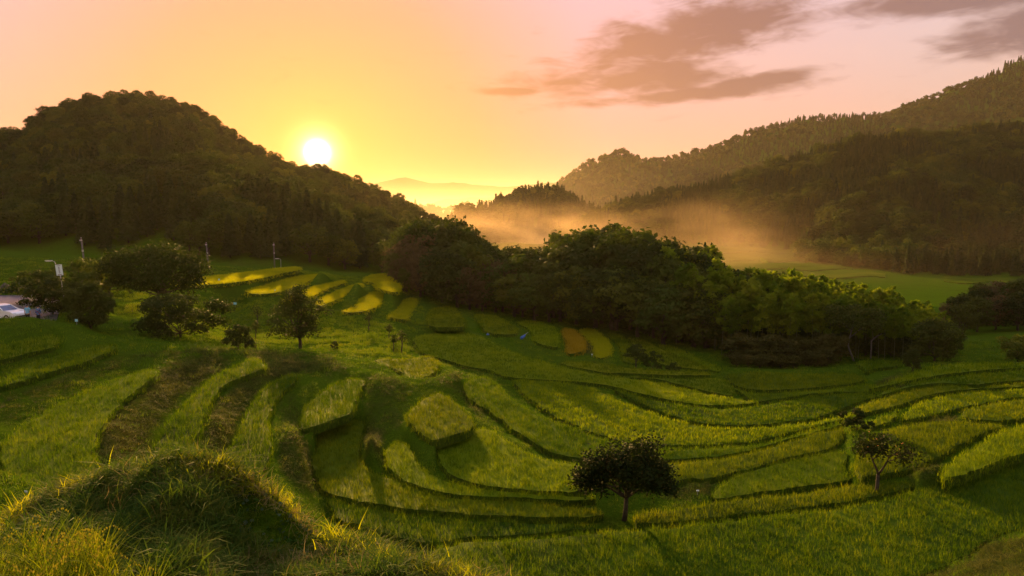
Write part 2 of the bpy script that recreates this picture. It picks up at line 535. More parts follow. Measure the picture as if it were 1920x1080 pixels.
# ------------------------------------------------------------------ paddies: outline of the rice as seen, and the level of its top
PAD = [
    # key, level, rice, label, outline
    ('K15', -13.2, 'rice_ripe', 'pale yellow rice paddy behind the knoll, touching the left end of the dark grove',
     [(684, 524), (700, 514), (742, 515), (746, 544), (715, 540), (700, 529)]),
    ('K1', -10.8, 'rice_ripe', 'long bright yellow rice paddy on top of the knoll, beside the utility pole',
     [(391, 517), (467, 509), (530, 501), (556, 500), (560, 504), (530, 510), (492, 519), (442, 527), (385, 532), (330, 534), (330, 524)]),
    ('K2', -12.2, 'rice_ripe', 'bright yellow curved rice paddy, second step below the knoll top',
     [(462, 544), (480, 538), (517, 527), (555, 517), (592, 514), (597, 517), (585, 522), (555, 535), (520, 546), (480, 549)]),
    ('K3', -13.2, 'rice_ripe', 'narrow yellow rice strip passing behind the top of the lone upright tree',
     [(530, 560), (550, 552), (585, 537), (612, 531), (640, 525), (643, 529), (605, 542), (585, 552), (552, 562)]),
    ('K4', -14.0, 'rice_ripe', 'yellow rice strip just right of the lone upright tree',
     [(595, 567), (605, 557), (642, 540), (660, 534), (677, 531), (679, 536), (650, 547), (635, 557), (605, 570)]),
    ('K5', -14.9, 'rice_ripe', 'golden yellow rice paddy with a curved foot, fourth step down the knoll',
     [(645, 582), (665, 574), (680, 557), (703, 546), (727, 545), (725, 552), (710, 567), (695, 577), (672, 583)]),
    ('K6', -16.0, 'rice_ripe', 'small narrow upright rice paddy between two grass banks near the grove',
     [(732, 591), (742, 581), (753, 566), (762, 559), (780, 559), (778, 568), (768, 583), (760, 596)]),
    ('K7', -17.0, 'rice_olive', 'round topped green rice paddy at the foot of the dark left grove',
     [(802, 605), (803, 590), (810, 579), (827, 574), (848, 574), (862, 588), (870, 602), (866, 610), (840, 611), (815, 610)]),
    ('K8', -17.8, 'rice_olive', 'green rice paddy with a rounded right end, left of the blue bundle',
     [(891, 590), (905, 588), (925, 589), (947, 600), (967, 615), (965, 623), (940, 624), (918, 621), (904, 611)]),
    ('K9', -18.6, 'rice_green', 'dull green rice paddy right of the blue bundle under the grove edge',
     [(970, 602), (1000, 601), (1032, 609), (1045, 622), (1046, 645), (1033, 647), (1003, 638), (1001, 625), (985, 611)]),
    ('K10', -19.2, 'rice_gold', 'small golden ripe rice paddy, the most orange of the row under the grove',
     [(1055, 617), (1072, 616), (1092, 631), (1094, 652), (1080, 659), (1064, 659), (1062, 637)]),
    ('K11', -19.7, 'rice_ripe', 'pale yellow rice paddy beside the golden one, with a bare strip between them',
     [(1087, 617), (1110, 616), (1127, 626), (1142, 642), (1140, 664), (1118, 667), (1115, 648), (1100, 631)]),
    ('K12', -20.1, 'rice_olive', 'narrow green rice strip just left of the small dark twin trees',
     [(1135, 624), (1160, 627), (1175, 640), (1184, 660), (1196, 678), (1170, 674), (1163, 650), (1150, 635)]),
    ('K13', -20.6, 'rice_olive', 'long green rice strip running down right behind the small dark twin trees',
     [(1180, 632), (1202, 635), (1235, 650), (1285, 672), (1328, 689), (1285, 687), (1235, 678), (1203, 657)]),
    ('K14', -21.0, 'rice_green', 'thin dark green rice strip along the foot of the bamboo grove',
     [(1235, 646), (1265, 650), (1310, 671), (1347, 689), (1340, 693), (1298, 677), (1260, 661)]),
    # the broad floor
    ('P21', -18.2, 'rice_green', 'very long dark green rice paddy sweeping from the saplings down to the right',
     [(770, 634), (795, 625), (860, 621), (910, 630), (947, 650), (980, 662), (1022, 675), (1085, 690), (1135, 700), (1185, 706), (1235, 713),
      (1285, 725), (1340, 738), (1390, 745), (1425, 752), (1367, 758), (1300, 755), (1235, 744), (1197, 735), (1150, 723), (1085, 714),
      (985, 708), (942, 703), (910, 691), (870, 684), (830, 672), (792, 661), (778, 648)]),
    ('P22', -19.0, 'rice_olive', 'light yellow green rice strip directly below the small dark twin trees',
     [(1047, 679), (1060, 674), (1110, 677), (1160, 683), (1210, 690), (1260, 692), (1322, 694), (1336, 701), (1300, 702), (1235, 701),
      (1175, 698), (1135, 697), (1085, 688)]),
    ('P23', -18.8, 'rice', 'wedge of light green rice right below the strip under the twin trees',
     [(1180, 703), (1235, 705), (1300, 706), (1346, 705), (1368, 715), (1380, 738), (1340, 735), (1285, 722), (1235, 710)]),
    ('P24', -20.0, 'rice_olive', 'yellow green rice paddy in front of the olive brown thicket',
     [(1360, 702), (1413, 694), (1480, 698), (1563, 697), (1610, 700), (1622, 713), (1560, 722), (1480, 728), (1420, 729), (1378, 721)]),
    ('P25', -19.3, 'rice_green', 'yellow green rice strip, second below the olive brown thicket',
     [(1378, 726), (1420, 733), (1480, 731), (1560, 725), (1622, 717), (1648, 722), (1640, 732), (1567, 733), (1500, 740), (1428, 751), (1398, 744)]),
    ('R1', -19.6, 'rice', 'small bright green rice paddy under the pale leaning trunk at the grove edge',
     [(1604, 677), (1642, 674), (1686, 677), (1686, 684), (1642, 690), (1627, 696), (1612, 687)]),
    ('R2', -17.6, 'rice_green', 'green rice paddy along the skyline of the right spur, behind the dark stumpy bush',
     [(1627, 723), (1672, 708), (1702, 700), (1736, 687), (1793, 679), (1853, 677), (1920, 679), (2040, 676), (2040, 685), (1920, 688),
      (1853, 692), (1793, 698), (1733, 707), (1687, 716), (1642, 726)]),
    ('R3', -17.0, 'rice', 'second rice strip down from the skyline of the right spur',
     [(1645, 730), (1690, 720), (1735, 711), (1795, 702), (1855, 696), (1920, 691), (2040, 688), (2040, 704), (1920, 711), (1853, 717),
      (1823, 719), (1763, 716), (1702, 726), (1645, 741)]),
    ('R4', -16.5, 'rice_olive', 'third rice strip down from the skyline of the right spur, curving to a point',
     [(1602, 762), (1645, 745), (1702, 729), (1763, 719), (1823, 722), (1853, 720), (1920, 714), (2040, 706), (2040, 718), (1920, 723),
      (1853, 726), (1793, 730), (1745, 740), (1702, 754), (1660, 765), (1622, 772), (1604, 772)]),
    ('R5', -16.1, 'rice_green', 'rice paddy on the right spur whose upper edge glows gold',
     [(1690, 778), (1700, 763), (1720, 753), (1750, 743), (1795, 733), (1853, 729), (1920, 726), (2040, 721), (2040, 737), (1920, 742),
      (1860, 752), (1810, 762), (1770, 772), (1730, 781), (1697, 785)]),
    ('R6', -15.6, 'rice_olive', 'olive rice paddy at the right edge ending at a blunt left corner',
     [(1800, 765), (1830, 757), (1880, 748), (1920, 743), (2040, 740), (2040, 772), (1920, 782), (1890, 786), (1850, 785), (1810, 780)]),
    ('P20', -18.0, 'rice', 'crescent of green rice between the very long dark paddy and the wide central one',
     [(1152, 727), (1172, 740), (1205, 757), (1260, 777), (1300, 788), (1367, 795), (1433, 793), (1533, 781), (1598, 758), (1646, 742),
      (1640, 736), (1567, 736), (1500, 743), (1423, 757), (1367, 762), (1300, 759), (1235, 749), (1197, 738)]),
    ('P12', -17.2, 'rice_green', 'wide central green rice paddy, the largest in the middle of the bowl',
     [(960, 709), (968, 724), (990, 746), (1022, 768), (1060, 788), (1110, 808), (1172, 825), (1230, 831), (1300, 832), (1400, 827),
      (1480, 810), (1540, 794), (1594, 781), (1598, 769), (1533, 786), (1433, 797), (1367, 799), (1300, 792), (1233, 773), (1172, 752),
      (1135, 733), (1085, 718), (1020, 711)]),
    ('P11', -16.6, 'rice', 'long green rice band sweeping round below the wide central paddy',
     [(913, 704), (877, 710), (863, 727), (880, 747), (927, 777), (960, 802), (993, 825), (1030, 845), (1097, 857), (1160, 862),
      (1225, 860), (1285, 857), (1363, 850), (1430, 835), (1513, 811), (1585, 791), (1592, 786), (1547, 797), (1487, 813), (1413, 830),
      (1340, 835), (1280, 837), (1210, 835), (1172, 828), (1135, 819), (1085, 802), (1040, 785), (993, 765), (960, 743), (937, 722)]),
    ('R8', -16.0, 'rice', 'small leftover patch of rice between the shaggy bush and the golden edged paddy',
     [(1622, 790), (1660, 772), (1686, 766), (1682, 783), (1650, 794), (1630, 799)]),
    ('P26', -15.3, 'rice_olive', 'olive rice paddy on a round ledge, bowl shaped front edge, below the saplings',
     [(700, 673), (722, 668), (760, 669), (805, 665), (824, 676), (825, 687), (810, 700), (785, 709), (760, 706), (742, 693), (718, 682)]),
    ('P1', -10.2, 'rice', 'uppermost rice strip at the left edge, below the parked car',
     [(-90, 664), (0, 645), (53, 632), (100, 625), (116, 633), (108, 645), (60, 657), (0, 672), (-90, 696)]),
    ('P2', -10.8, 'rice', 'second rice strip at the left edge, above the broad dark grass bank',
     [(-90, 712), (0, 688), (127, 656), (187, 643), (216, 641), (222, 649), (180, 668), (100, 693), (33, 712), (0, 722), (-90, 750)]),
    ('P3', -11.6, 'rice', 'broad pear shaped rice paddy at left, behind the sunlit mound',
     [(292, 690), (250, 696), (200, 712), (150, 735), (100, 758), (50, 786), (14, 812), (-4, 840), (0, 868), (30, 893), (75, 912), (120, 922),
      (165, 915), (185, 885), (179, 850), (183, 820), (195, 790), (220, 760), (255, 728), (288, 705)]),
    ('P4', -12.8, 'rice', 'tall rice strip between two brown cut banks, second from the left',
     [(497, 676), (478, 668), (455, 674), (420, 690), (390, 708), (360, 735), (330, 765), (300, 797), (284, 830), (280, 875), (365, 878),
      (374, 830), (384, 787), (400, 750), (425, 718), (460, 701), (495, 688)]),
    ('P5', -13.7, 'rice', 'curved rice strip right of the grey cut bank, third from the left',
     [(560, 698), (530, 702), (505, 715), (483, 735), (462, 762), (440, 805), (422, 850), (418, 882), (480, 888), (512, 845), (508, 800),
      (514, 765), (530, 735), (556, 712)]),
    ('P6', -14.5, 'rice', 'trapezoid rice paddy with a dark front wall of stalks, left of the diamond one',
     [(558, 790), (567, 757), (592, 735), (620, 718), (645, 707), (684, 709), (684, 722), (673, 742), (666, 763), (655, 774), (620, 786), (582, 799), (564, 801)]),
    ('P9', -14.7, 'rice_olive', 'diamond shaped rice paddy with a dark front edge in the middle left',
     [(820, 732), (795, 742), (765, 766), (760, 783), (777, 803), (807, 822), (843, 815), (880, 803), (892, 792), (880, 773), (860, 753), (838, 737)]),
    ('P10', -15.6, 'rice_green', 'fan shaped green rice paddy just below the diamond one',
     [(903, 798), (862, 812), (822, 830), (820, 853), (833, 877), (862, 893), (910, 906), (977, 913), (1073, 917), (1108, 906), (1108, 870), (1033, 858), (977, 838), (937, 811), (920, 801)]),
    ('P14', -15.9, 'rice_olive', 'green rice strip wrapping round behind the dark persimmon tree in the foreground',
     [(1114, 866), (1180, 869), (1235, 865), (1290, 861), (1363, 853), (1430, 838), (1513, 814), (1560, 802), (1585, 803), (1563, 834), (1513, 846),
      (1463, 858), (1413, 873), (1373, 881), (1330, 892), (1290, 893), (1240, 905), (1180, 905), (1114, 890)]),
    ('P8', -15.8, 'rice_green', 'hook shaped rice strip inside the big curved paddy',
     [(745, 824), (724, 836), (720, 855), (731, 876), (756, 895), (792, 909), (830, 918), (880, 924), (960, 928), (1060, 932), (1100, 932), (1118, 926), (1062, 922),
      (960, 916), (905, 910), (845, 897), (806, 879), (781, 856), (768, 833)]),
    ('P7', -16.0, 'rice_olive', 'big curved rice paddy hugging the straw covered bank, long dark front edge',
     [(660, 783), (627, 788), (600, 806), (589, 840), (586, 880), (604, 914), (650, 930), (705, 940), (780, 951), (880, 959), (960, 963), (1055, 965),
      (1110, 964), (1135, 956), (1075, 946), (1000, 935), (930, 931), (855, 928), (805, 918), (767, 904), (730, 890), (694, 876), (679, 856), (675, 828), (684, 803), (683, 787)]),
    ('P15', -16.0, 'rice', 'dark lens shaped rice paddy left of the orange tipped tree',
     [(1338, 912), (1382, 885), (1447, 866), (1513, 853), (1563, 841), (1588, 847), (1584, 870), (1598, 892), (1580, 898), (1513, 906), (1413, 920), (1345, 930)]),
    ('P16', -15.5, 'rice_olive', 'brownish olive rice paddy behind the orange tipped tree, dark lower edge',
     [(1603, 845), (1628, 818), (1655, 804), (1697, 794), (1740, 787), (1790, 787), (1850, 791), (1893, 794), (1876, 801), (1830, 818), (1780, 845),
      (1730, 871), (1680, 882), (1640, 887), (1612, 890), (1598, 870)]),
    ('R7', -15.0, 'rice_green', 'light green rice paddy at the right edge, between two dark furrows',
     [(1762, 880), (1778, 861), (1815, 838), (1865, 808), (1920, 791), (2040, 762), (2040, 812), (1920, 847), (1877, 862), (1840, 877), (1808, 887), (1770, 895)]),
    ('P17', -15.9, 'rice_olive', 'light green rice strip running under the orange tipped tree',
     [(1190, 960), (1214, 953), (1280, 947), (1330, 939), (1370, 932), (1440, 926), (1515, 918), (1565, 909), (1620, 902), (1652, 901), (1690, 899),
      (1714, 905), (1690, 915), (1640, 926), (1590, 936), (1540, 942), (1490, 949), (1440, 954), (1360, 962), (1285, 971), (1235, 976), (1192, 973)]),
    ('P18', -16.2, 'rice', 'near rice band in front of the big curved paddy, left of the persimmon tree',
     [(612, 929), (655, 939), (705, 949), (780, 960), (880, 968), (960, 972), (1060, 976), (1140, 984), (1060, 990), (960, 999), (872, 1002), (842, 1009), (805, 1011),
      (780, 1010), (742, 1001), (705, 990), (667, 978), (632, 966)]),
    ('P19', -15.8, 'rice', 'largest and nearest dark rice paddy filling the lower right of the picture',
     [(806, 1030), (848, 1016), (872, 1009), (960, 1006), (1060, 997), (1160, 988), (1240, 983), (1300, 978), (1380, 969), (1440, 961), (1490, 956),
      (1560, 949), (1640, 935), (1700, 920), (1760, 905), (1810, 895), (1870, 880), (1920, 862), (2040, 828), (2040, 950), (1920, 985), (1878, 996),
      (1852, 1010), (1828, 1027), (1803, 1042), (1760, 1060), (1700, 1090), (1600, 1150), (1400, 1200), (1100, 1210), (920, 1180), (830, 1110)]),
    ('FG', -3.02, 'rice', 'clump of tall yellow green rice at the lower left corner, nearest of all',
     [(-260, 1010), (-60, 990), (0, 985), (60, 978), (130, 976), (200, 984), (245, 1002), (280, 1040), (290, 1100), (270, 1300), (-260, 1300)]),
]
RICE_H = 0.60

# ------------------------------------------------------------------ the land: hills and valley floor behind, from ridge lines
def tab(x, pairs):
    xs, ys = zip(*pairs)
    return np.interp(x, xs, ys)


FLOOR_PX = [-900, 0, 400, 700, 850, 1000, 1150, 1300, 1500, 1700, 1920, 2600]
FLOOR_Y = [0, 105, 150, 220, 330, 400, 520, 640, 900, 1500, 3000, 9000]
FLOOR_Z = np.array([
    [-13, -13, -13, -14.5, -17, -18.7, -19.8, -21, -21.6, -21.5, -20, -18],
    [-10, -9.5, -12, -14.5, -17, -18.7, -19.8, -21, -21.6, -21.5, -20, -18],
    [-9, -8.4, -11.5, -14.5, -17.5, -19.5, -21, -23, -24, -24, -23, -22],
    [-9, -8.5, -12, -17, -22, -24, -26, -28, -29, -29, -29, -28],
    [-20, -20, -20, -25, -30, -32, -33, -33, -33, -32, -32, -32],
    [-24, -24, -24, -28, -32, -34, -34, -31, -31, -31, -31, -30],
    [-24, -24, -24, -30, -34, -36, -34, -25.5, -26, -28, -28, -28],
    [-24, -24, -24, -32, -38, -38, -34, -22, -22, -25, -25, -25],
    [-30, -30, -30, -36, -44, -44, -38, -22, -22, -25, -25, -25],
    [-40, -40, -40, -45, -55, -55, -45, -30, -25, -25, -25, -25],
    [-50, -50, -50, -60, -70, -70, -60, -50, -40, -40, -40, -40],
    [-60, -60, -60, -80, -90, -90, -80, -70, -60, -60, -60, -60]], float)


def floor_z(px, Y):
    px = np.clip(px, FLOOR_PX[0], FLOOR_PX[-1])
    Y = np.clip(Y, 0, 9000)
    i = np.clip(np.searchsorted(FLOOR_PX, px, side='right') - 1, 0, len(FLOOR_PX) - 2)
    j = np.clip(np.searchsorted(FLOOR_Y, Y, side='right') - 1, 0, len(FLOOR_Y) - 2)
    fx = (px - np.array(FLOOR_PX)[i]) / (np.array(FLOOR_PX)[i + 1] - np.array(FLOOR_PX)[i])
    fy = (Y - np.array(FLOOR_Y)[j]) / (np.array(FLOOR_Y)[j + 1] - np.array(FLOOR_Y)[j])
    return ((FLOOR_Z[j, i] * (1 - fx) + FLOOR_Z[j, i + 1] * fx) * (1 - fy) + (FLOOR_Z[j + 1, i] * (1 - fx) + FLOOR_Z[j + 1, i + 1] * fx) * fy)


HILLS = {
    # skyline as seen, crest depth, foot depth, height of the trees on it
    'left': dict(sky=[(-900, 330), (-300, 320), (-100, 292), (0, 258), (60, 238), (100, 212), (150, 192), (180, 184), (220, 180), (300, 184), (340, 197), (390, 214), (420, 236),
                      (470, 266), (520, 292), (560, 307), (595, 311), (640, 327), (700, 352), (750, 373), (790, 397), (850, 432), (930, 470)],
                 crest=[(-900, 330), (0, 380), (300, 430), (450, 480), (650, 480), (800, 430), (900, 420)], foot=[(-900, 165), (0, 172), (400, 172), (600, 178), (800, 200), (900, 240)], tree=7.0, p=0.85),
    'right': dict(sky=[(1040, 440), (1080, 415), (1150, 378), (1240, 362), (1310, 347), (1400, 317), (1470, 302), (1540, 272), (1600, 257), (1680, 252), (1750, 252), (1830, 240),
                       (1920, 234), (2050, 228), (2600, 220)],
                  crest=[(1040, 700), (1300, 720), (1500, 680), (1920, 650), (2600, 650)], foot=[(1040, 560), (1250, 570), (1380, 560), (1480, 500), (1580, 440), (1700, 395), (2600, 360)], tree=8.0, p=0.8),
    'mid': dict(sky=[(820, 425), (860, 396), (920, 384), (940, 370), (965, 355), (1000, 346), (1030, 350), (1070, 360), (1085, 374), (1110, 388), (1150, 405), (1200, 430)],
                crest=[(820, 900), (1200, 900)], foot=[(820, 780), (1200, 780)], tree=9.0, p=0.6),
    'mount': dict(sky=[(900, 450), (985, 385), (1035, 347), (1080, 312), (1130, 291), (1165, 281), (1200, 297), (1260, 291), (1330, 274), (1400, 245), (1470, 227), (1560, 217), (1640, 214),
                       (1700, 192), (1760, 167), (1830, 142), (1880, 117), (1920, 108), (2050, 60), (2600, 0)],
                  crest=[(900, 1500), (2600, 1500)], foot=[(900, 1150), (2600, 900)], tree=9.0, p=0.8),
    'low': dict(sky=[(600, 410), (740, 372), (763, 376), (803, 386), (830, 393), (860, 388), (920, 385), (1000, 395)],
                crest=[(600, 1900), (1000, 1900)], foot=[(600, 1650), (1000, 1650)], tree=6.0, p=0.8),
    'far2': dict(sky=[(560, 400), (800, 378), (840, 370), (880, 368), (930, 367), (1000, 372), (1100, 390)],
                 crest=[(560, 3600), (1100, 3600)], foot=[(560, 3200), (1100, 3200)], tree=0.0, p=0.8),
    'far1': dict(sky=[(350, 380), (600, 350), (700, 342), (740, 337), (762, 333), (810, 340), (850, 337), (900, 344), (950, 348), (1020, 341), (1050, 338), (1100, 345), (1400, 360), (2600, 380)],
                 crest=[(350, 6200), (2600, 6200)], foot=[(350, 5200), (2600, 5200)], tree=0.0, p=0.9),
}


def hill_z(h, px, Y):
    H = HILLS[h]
    sk = tab(px, H['sky'])
    yc = tab(px, H['crest'])
    yf = tab(px, H['foot'])
    zc = (HORIZON - sk) / F_PX * yc * 1.0 - H['tree']
    zf = floor_z(px, yf)
    t = np.clip((Y - yf) / (yc - yf), 0, 1)
    s = t ** H['p']
    s = s * (1 - 0.25 * (1 - t) * t)
    z = zf + (zc - zf) * s
    z = np.where(Y > yc, zc - (Y - yc) * 0.55, z)
    return np.where((Y < yf) | (zc < zf), -1e3, z)


def far_z(x, y):
    y = np.maximum(y, 1.0)
    px = 960 + F_PX * x / y
    pc = np.clip(px, -900, 2600)
    z = floor_z(pc, y)
    for h in HILLS:
        z = np.maximum(z, hill_z(h, pc, y))
    amp = np.clip((y - 170) / 200, 0, 1)
    z = z + amp * (fbm(x / 70 + 3, y / 70, 3) * np.clip(y / 260, 0.5, 3.0)) * np.where(z > floor_z(pc, y) + 3, 1.0, 0.15)
    return z


NEAR_END = [(-900, 150), (0, 155), (400, 165), (620, 172), (700, 168), (745, 150), (850, 145), (1000, 138), (1150, 132), (1250, 124), (1500, 114), (1700, 110), (2600, 105)]

# grid: azimuth x log distance, fine where the terraces are
az_f = np.arange(-39.5, 39.51, 0.14)
az_g = np.concatenate([np.arange(-78, -39.6, 1.1), az_f, np.arange(40.2, 78.1, 1.1)])
AZ = np.radians(az_g)
rr = [2.4]
while rr[-1] < 175:
    rr.append(rr[-1] * 1.0082)
while rr[-1] < 9500:
    rr.append(rr[-1] * 1.021)
RR = np.array(rr)
GX = RR[:, None] * np.sin(AZ)[None, :]
GY = RR[:, None] * np.cos(AZ)[None, :]
GPX = 960 + F_PX * GX / np.maximum(GY, 0.5)
GPXc = np.clip(GPX, -900, 2600)
FZ = far_z(GX, GY)
fixed = GY > tab(GPXc, NEAR_END)
ZV = np.where(fixed, FZ, 0.0)
padid = np.full(GX.shape, -1, int)
LNR = np.log(RR)


def outline(pts, z):
    return spline([atz(px, py, z) for px, py in pts], 4)


POLY = {}
for k, (key, z, mat, label, pts) in enumerate(PAD):
    poly = outline(pts, z)[:, :2]
    POLY[key] = poly
    r_ = np.hypot(poly[:, 0], poly[:, 1])
    a_ = np.arctan2(poly[:, 0], poly[:, 1])
    i0, i1 = np.searchsorted(RR, r_.min()) - 1, np.searchsorted(RR, r_.max()) + 1
    j0, j1 = np.searchsorted(AZ, a_.min()) - 1, np.searchsorted(AZ, a_.max()) + 1
    i0, j0 = max(i0, 0), max(j0, 0)
    sub = inpoly(GX[i0:i1, j0:j1], GY[i0:i1, j0:j1], poly)
    padid[i0:i1, j0:j1][sub] = k
    ZV[i0:i1, j0:j1][sub] = z - RICE_H
    fixed[i0:i1, j0:j1][sub] = True

# lines of known height: (px, py, depth), or ('w', x, y, z)
LINES = [
    # under the camera and the near bank
    [('w', -12, 0.6, -2.2), ('w', 0, 2.4, -2.6), ('w', 12, 0.6, -2.4)],
    [('w', -16, 4, -3.4), ('w', -9, 5, -3.7), ('w', -3, 5, -3.9), ('w', 0, 4.6, -4.2), ('w', 5, 4.6, -4.6), ('w', 14, 4, -4.6)],
    # the mound: crest, its foot towards the camera, and the slope behind it
    [(-300, 1094, 9.6), (-60, 1026, 9.5), (0, 1002, 9.5), (60, 964, 9.4), (130, 925, 9.3), (200, 905, 9.2), (250, 896, 9.1), (330, 890, 9.0), (400, 899, 8.95), (460, 910, 8.9),
     (490, 920, 8.85), (530, 938, 8.8), (570, 982, 8.75), (610, 1012, 8.7), (640, 1036, 8.7), (700, 1066, 8.6), (800, 1088, 8.6), (900, 1104, 8.6), (1100, 1132, 8.6), (2000, 1152, 8.6)],
    [(0, 1040, 8.2), (120, 990, 8.1), (250, 960, 8.0), (330, 960, 7.9), (400, 975, 7.9)],
    [(250, 1010, 7.4), (330, 1025, 7.3), (400, 1050, 7.5), (450, 1052, 8.1), (520, 1042, 8.3), (600, 1045, 8.3), (660, 1058, 8.2)],
    [(440, 985, 8.62), (480, 1012, 8.6), (540, 1030, 8.58), (600, 1044, 8.55)],
    [(400, 1085, 7.6), (600, 1078, 7.8), (800, 1095, 7.8), (1000, 1120, 7.8)],
    [('w', -11, 11.5, -6.4), ('w', -5, 11.2, -6.0), ('w', -2, 11, -6.6), ('w', 2, 11.0, -7.0), ('w', 9, 11, -7.2), ('w', 16, 10, -7.2)],
    [('w', -22, 17, -9.2), ('w', -10, 17, -9.6), ('w', 0, 18, -11.6), ('w', 9, 18, -11.4), ('w', 14, 17, -9.6)],
    [('w', -2, 26, -15.8), ('w', 6, 25.5, -16.4), ('w', 12, 25, -15.4)],
    [(1730, 1100, 24), (1830, 1066, 25), (1880, 1040, 26), (1940, 1010, 27), (2100, 980, 28)],
    [(1850, 1025, 29.5), (1880, 1008, 30), (1930, 996, 30.5)],
    [(0, 884, 27.5), (60, 906, 27.5), (105, 924, 27)],
    [(0, 960, 24), (60, 950, 24.5)],
    # bank in front of the near rice band
    [(620, 985, 37), (680, 1000, 35.5), (740, 1020, 33.5), (790, 1040, 32)],
    # parking place and the crest of the bank below it
    [(-200, 595, 62), (0, 594, 62), (60, 594, 62), (110, 599, 62), (145, 607, 64), (175, 620, 66)],
    [('w', -70, 63.6, -10.1), ('w', -48, 63.6, -10.1), ('w', -41, 64, -10.2)], [('w', -70, 66, -10.1), ('w', -48, 66, -10.1), ('w', -42, 66, -10.2)],
    [('w', -76, 73, -10.05), ('w', -54, 73, -10.05), ('w', -48, 73, -10.2)], [('w', -90, 85, -9.9), ('w', -64, 85, -9.9), ('w', -58, 85, -10.0)],
    [(-100, 620, 58), (0, 617, 58), (60, 612, 59), (130, 616, 60)],
    [(190, 622, 68), (250, 627, 70), (310, 634, 70), (380, 648, 68), (395, 656, 66)],
    [(200, 648, 59), (270, 648, 61), (330, 652, 62)],
    [(220, 590, 84), (270, 588, 85), (320, 592, 86), (350, 600, 84)], [(230, 570, 93), (290, 565, 96)],
    [(400, 655, 72), (432, 654, 69), (455, 672, 62)],
    [(300, 660, 60), (360, 664, 60), (420, 656, 67)],
    [(500, 670, 66), (540, 659, 70), (590, 665, 70), (620, 680, 66), (640, 693, 61)],
    [(690, 677, 68), (720, 690, 66), (750, 708, 64)],
    [(640, 700, 58), (690, 702, 60), (740, 712, 60)],
    [(700, 712, 57), (780, 714, 60), (830, 712, 61), (862, 700, 66)],
    [(560, 652, 82), (640, 655, 82), (700, 660, 80)],
    [(420, 610, 98), (480, 625, 93), (560, 620, 96), (650, 625, 96), (720, 640, 90)],
    [(400, 570, 112), (440, 575, 111), (480, 572, 112), (540, 578, 111)],
    [(600, 580, 113), (680, 592, 112), (760, 606, 109), (860, 622, 104)],
    [(392, 538, 117), (440, 532, 119), (500, 524, 123), (560, 507, 130)],
    [(565, 503, 135), (610, 508, 135), (650, 520, 130), (690, 535, 126)],
    [(600, 640, 88), (660, 640, 88)],
    [(730, 600, 112), (780, 612, 108), (850, 615, 107), (900, 628, 104), (960, 645, 100), (1030, 665, 96)],
    # terraces beyond the parking place
    [(-100, 478, 146), (0, 478, 146), (70, 478, 146)], [(-100, 500, 118), (0, 500, 118), (90, 503, 116)], [(-100, 507, 112), (0, 507, 112), (90, 508, 111)], [(-100, 530, 92), (0, 530, 92), (90, 530, 92)],
    # foot of the grove
    [(745, 546, 138), (790, 562, 132), (850, 577, 128), (920, 592, 124), (1000, 603, 121), (1080, 613, 119), (1160, 622, 117)],
    [(1200, 634, 113), (1260, 648, 109), (1320, 662, 105), (1400, 676, 100), (1500, 682, 98), (1600, 676, 98), (1700, 682, 94)],
    [(1740, 684, 90), (1800, 670, 97), (1920, 672, 97), (2100, 672, 97)],
    # brown hollow right of the persimmon tree, furrows on the right
    [(1245, 925, 39), (1290, 932, 38.5), (1330, 936, 38)], [(1270, 905, 40.5), (1340, 898, 41)],
    [(1720, 900, 38), (1750, 895, 38.5)], [(1700, 890, 39.5), (1760, 870, 40.5)],
    [(1595, 800, 50), (1610, 812, 48.5), (1598, 830, 46.5)],
    # brown cut banks on the left
    [(215, 790, 37), (205, 830, 34.5), (215, 870, 31.5)], [(410, 780, 43), (395, 830, 38.5)], [(545, 800, 43), (560, 850, 40), (560, 900, 37.5)],
    [(695, 810, 44), (692, 850, 41), (720, 880, 39.5)],
]
pinned = np.zeros(GX.shape, bool)
for L in LINES:
    P = []
    for q in L:
        P.append(np.array(q[1:], float) if q[0] == 'w' else aty(*q))
    P = spline(P, 8, closed=False)
    for a, b in zip(P[:-1], P[1:]):
        n = max(2, int(np.hypot(*(b - a)[:2]) / (0.004 * np.hypot(*a[:2]))))
        for t in np.linspace(0, 1, n):
            p = a + (b - a) * t
            i = int(round(np.interp(math.log(math.hypot(p[0], p[1])), LNR, np.arange(len(RR)))))
            j = int(round(np.interp(math.atan2(p[0], p[1]), AZ, np.arange(len(AZ)))))
            for ii in (i - 1, i, i + 1):
                for jj in (j - 1, j, j + 1):
                    if 0 <= ii < len(RR) and 0 <= jj < len(AZ) and padid[ii, jj] < 0 and not (fixed[ii, jj] and not pinned[ii, jj]):
                        ZV[ii, jj] = p[2]
                        fixed[ii, jj] = True
                        pinned[ii, jj] = True


def relax(z, fx, zv, it):
    for _ in range(it):
        zp = np.pad(z, 1, mode='edge')
        z = 0.25 * (zp[:-2, 1:-1] + zp[2:, 1:-1] + zp[1:-1, :-2] + zp[1:-1, 2:])
        z = np.where(fx, zv, z)
    return z


def solve(fx, zv):
    h, w = fx.shape
    if min(h, w) > 24:
        h2, w2 = (h + 1) // 2, (w + 1) // 2
        pf = np.zeros((h2 * 2, w2 * 2))
        pv = np.zeros((h2 * 2, w2 * 2))
        pf[:h, :w] = fx
        pv[:h, :w] = np.where(fx, zv, 0)
        cf = pf.reshape(h2, 2, w2, 2).sum((1, 3))
        cv = pv.reshape(h2, 2, w2, 2).sum((1, 3)) / np.maximum(cf, 1)
        cz = solve(cf > 0, cv)
        z = np.repeat(np.repeat(cz, 2, 0), 2, 1)[:h, :w]
        return relax(np.where(fx, zv, z), fx, zv, 40)
    z = np.where(fx, zv, zv[fx].mean() if fx.any() else 0)
    return relax(z, fx, zv, 400)


TZ = solve(fixed, ZV)
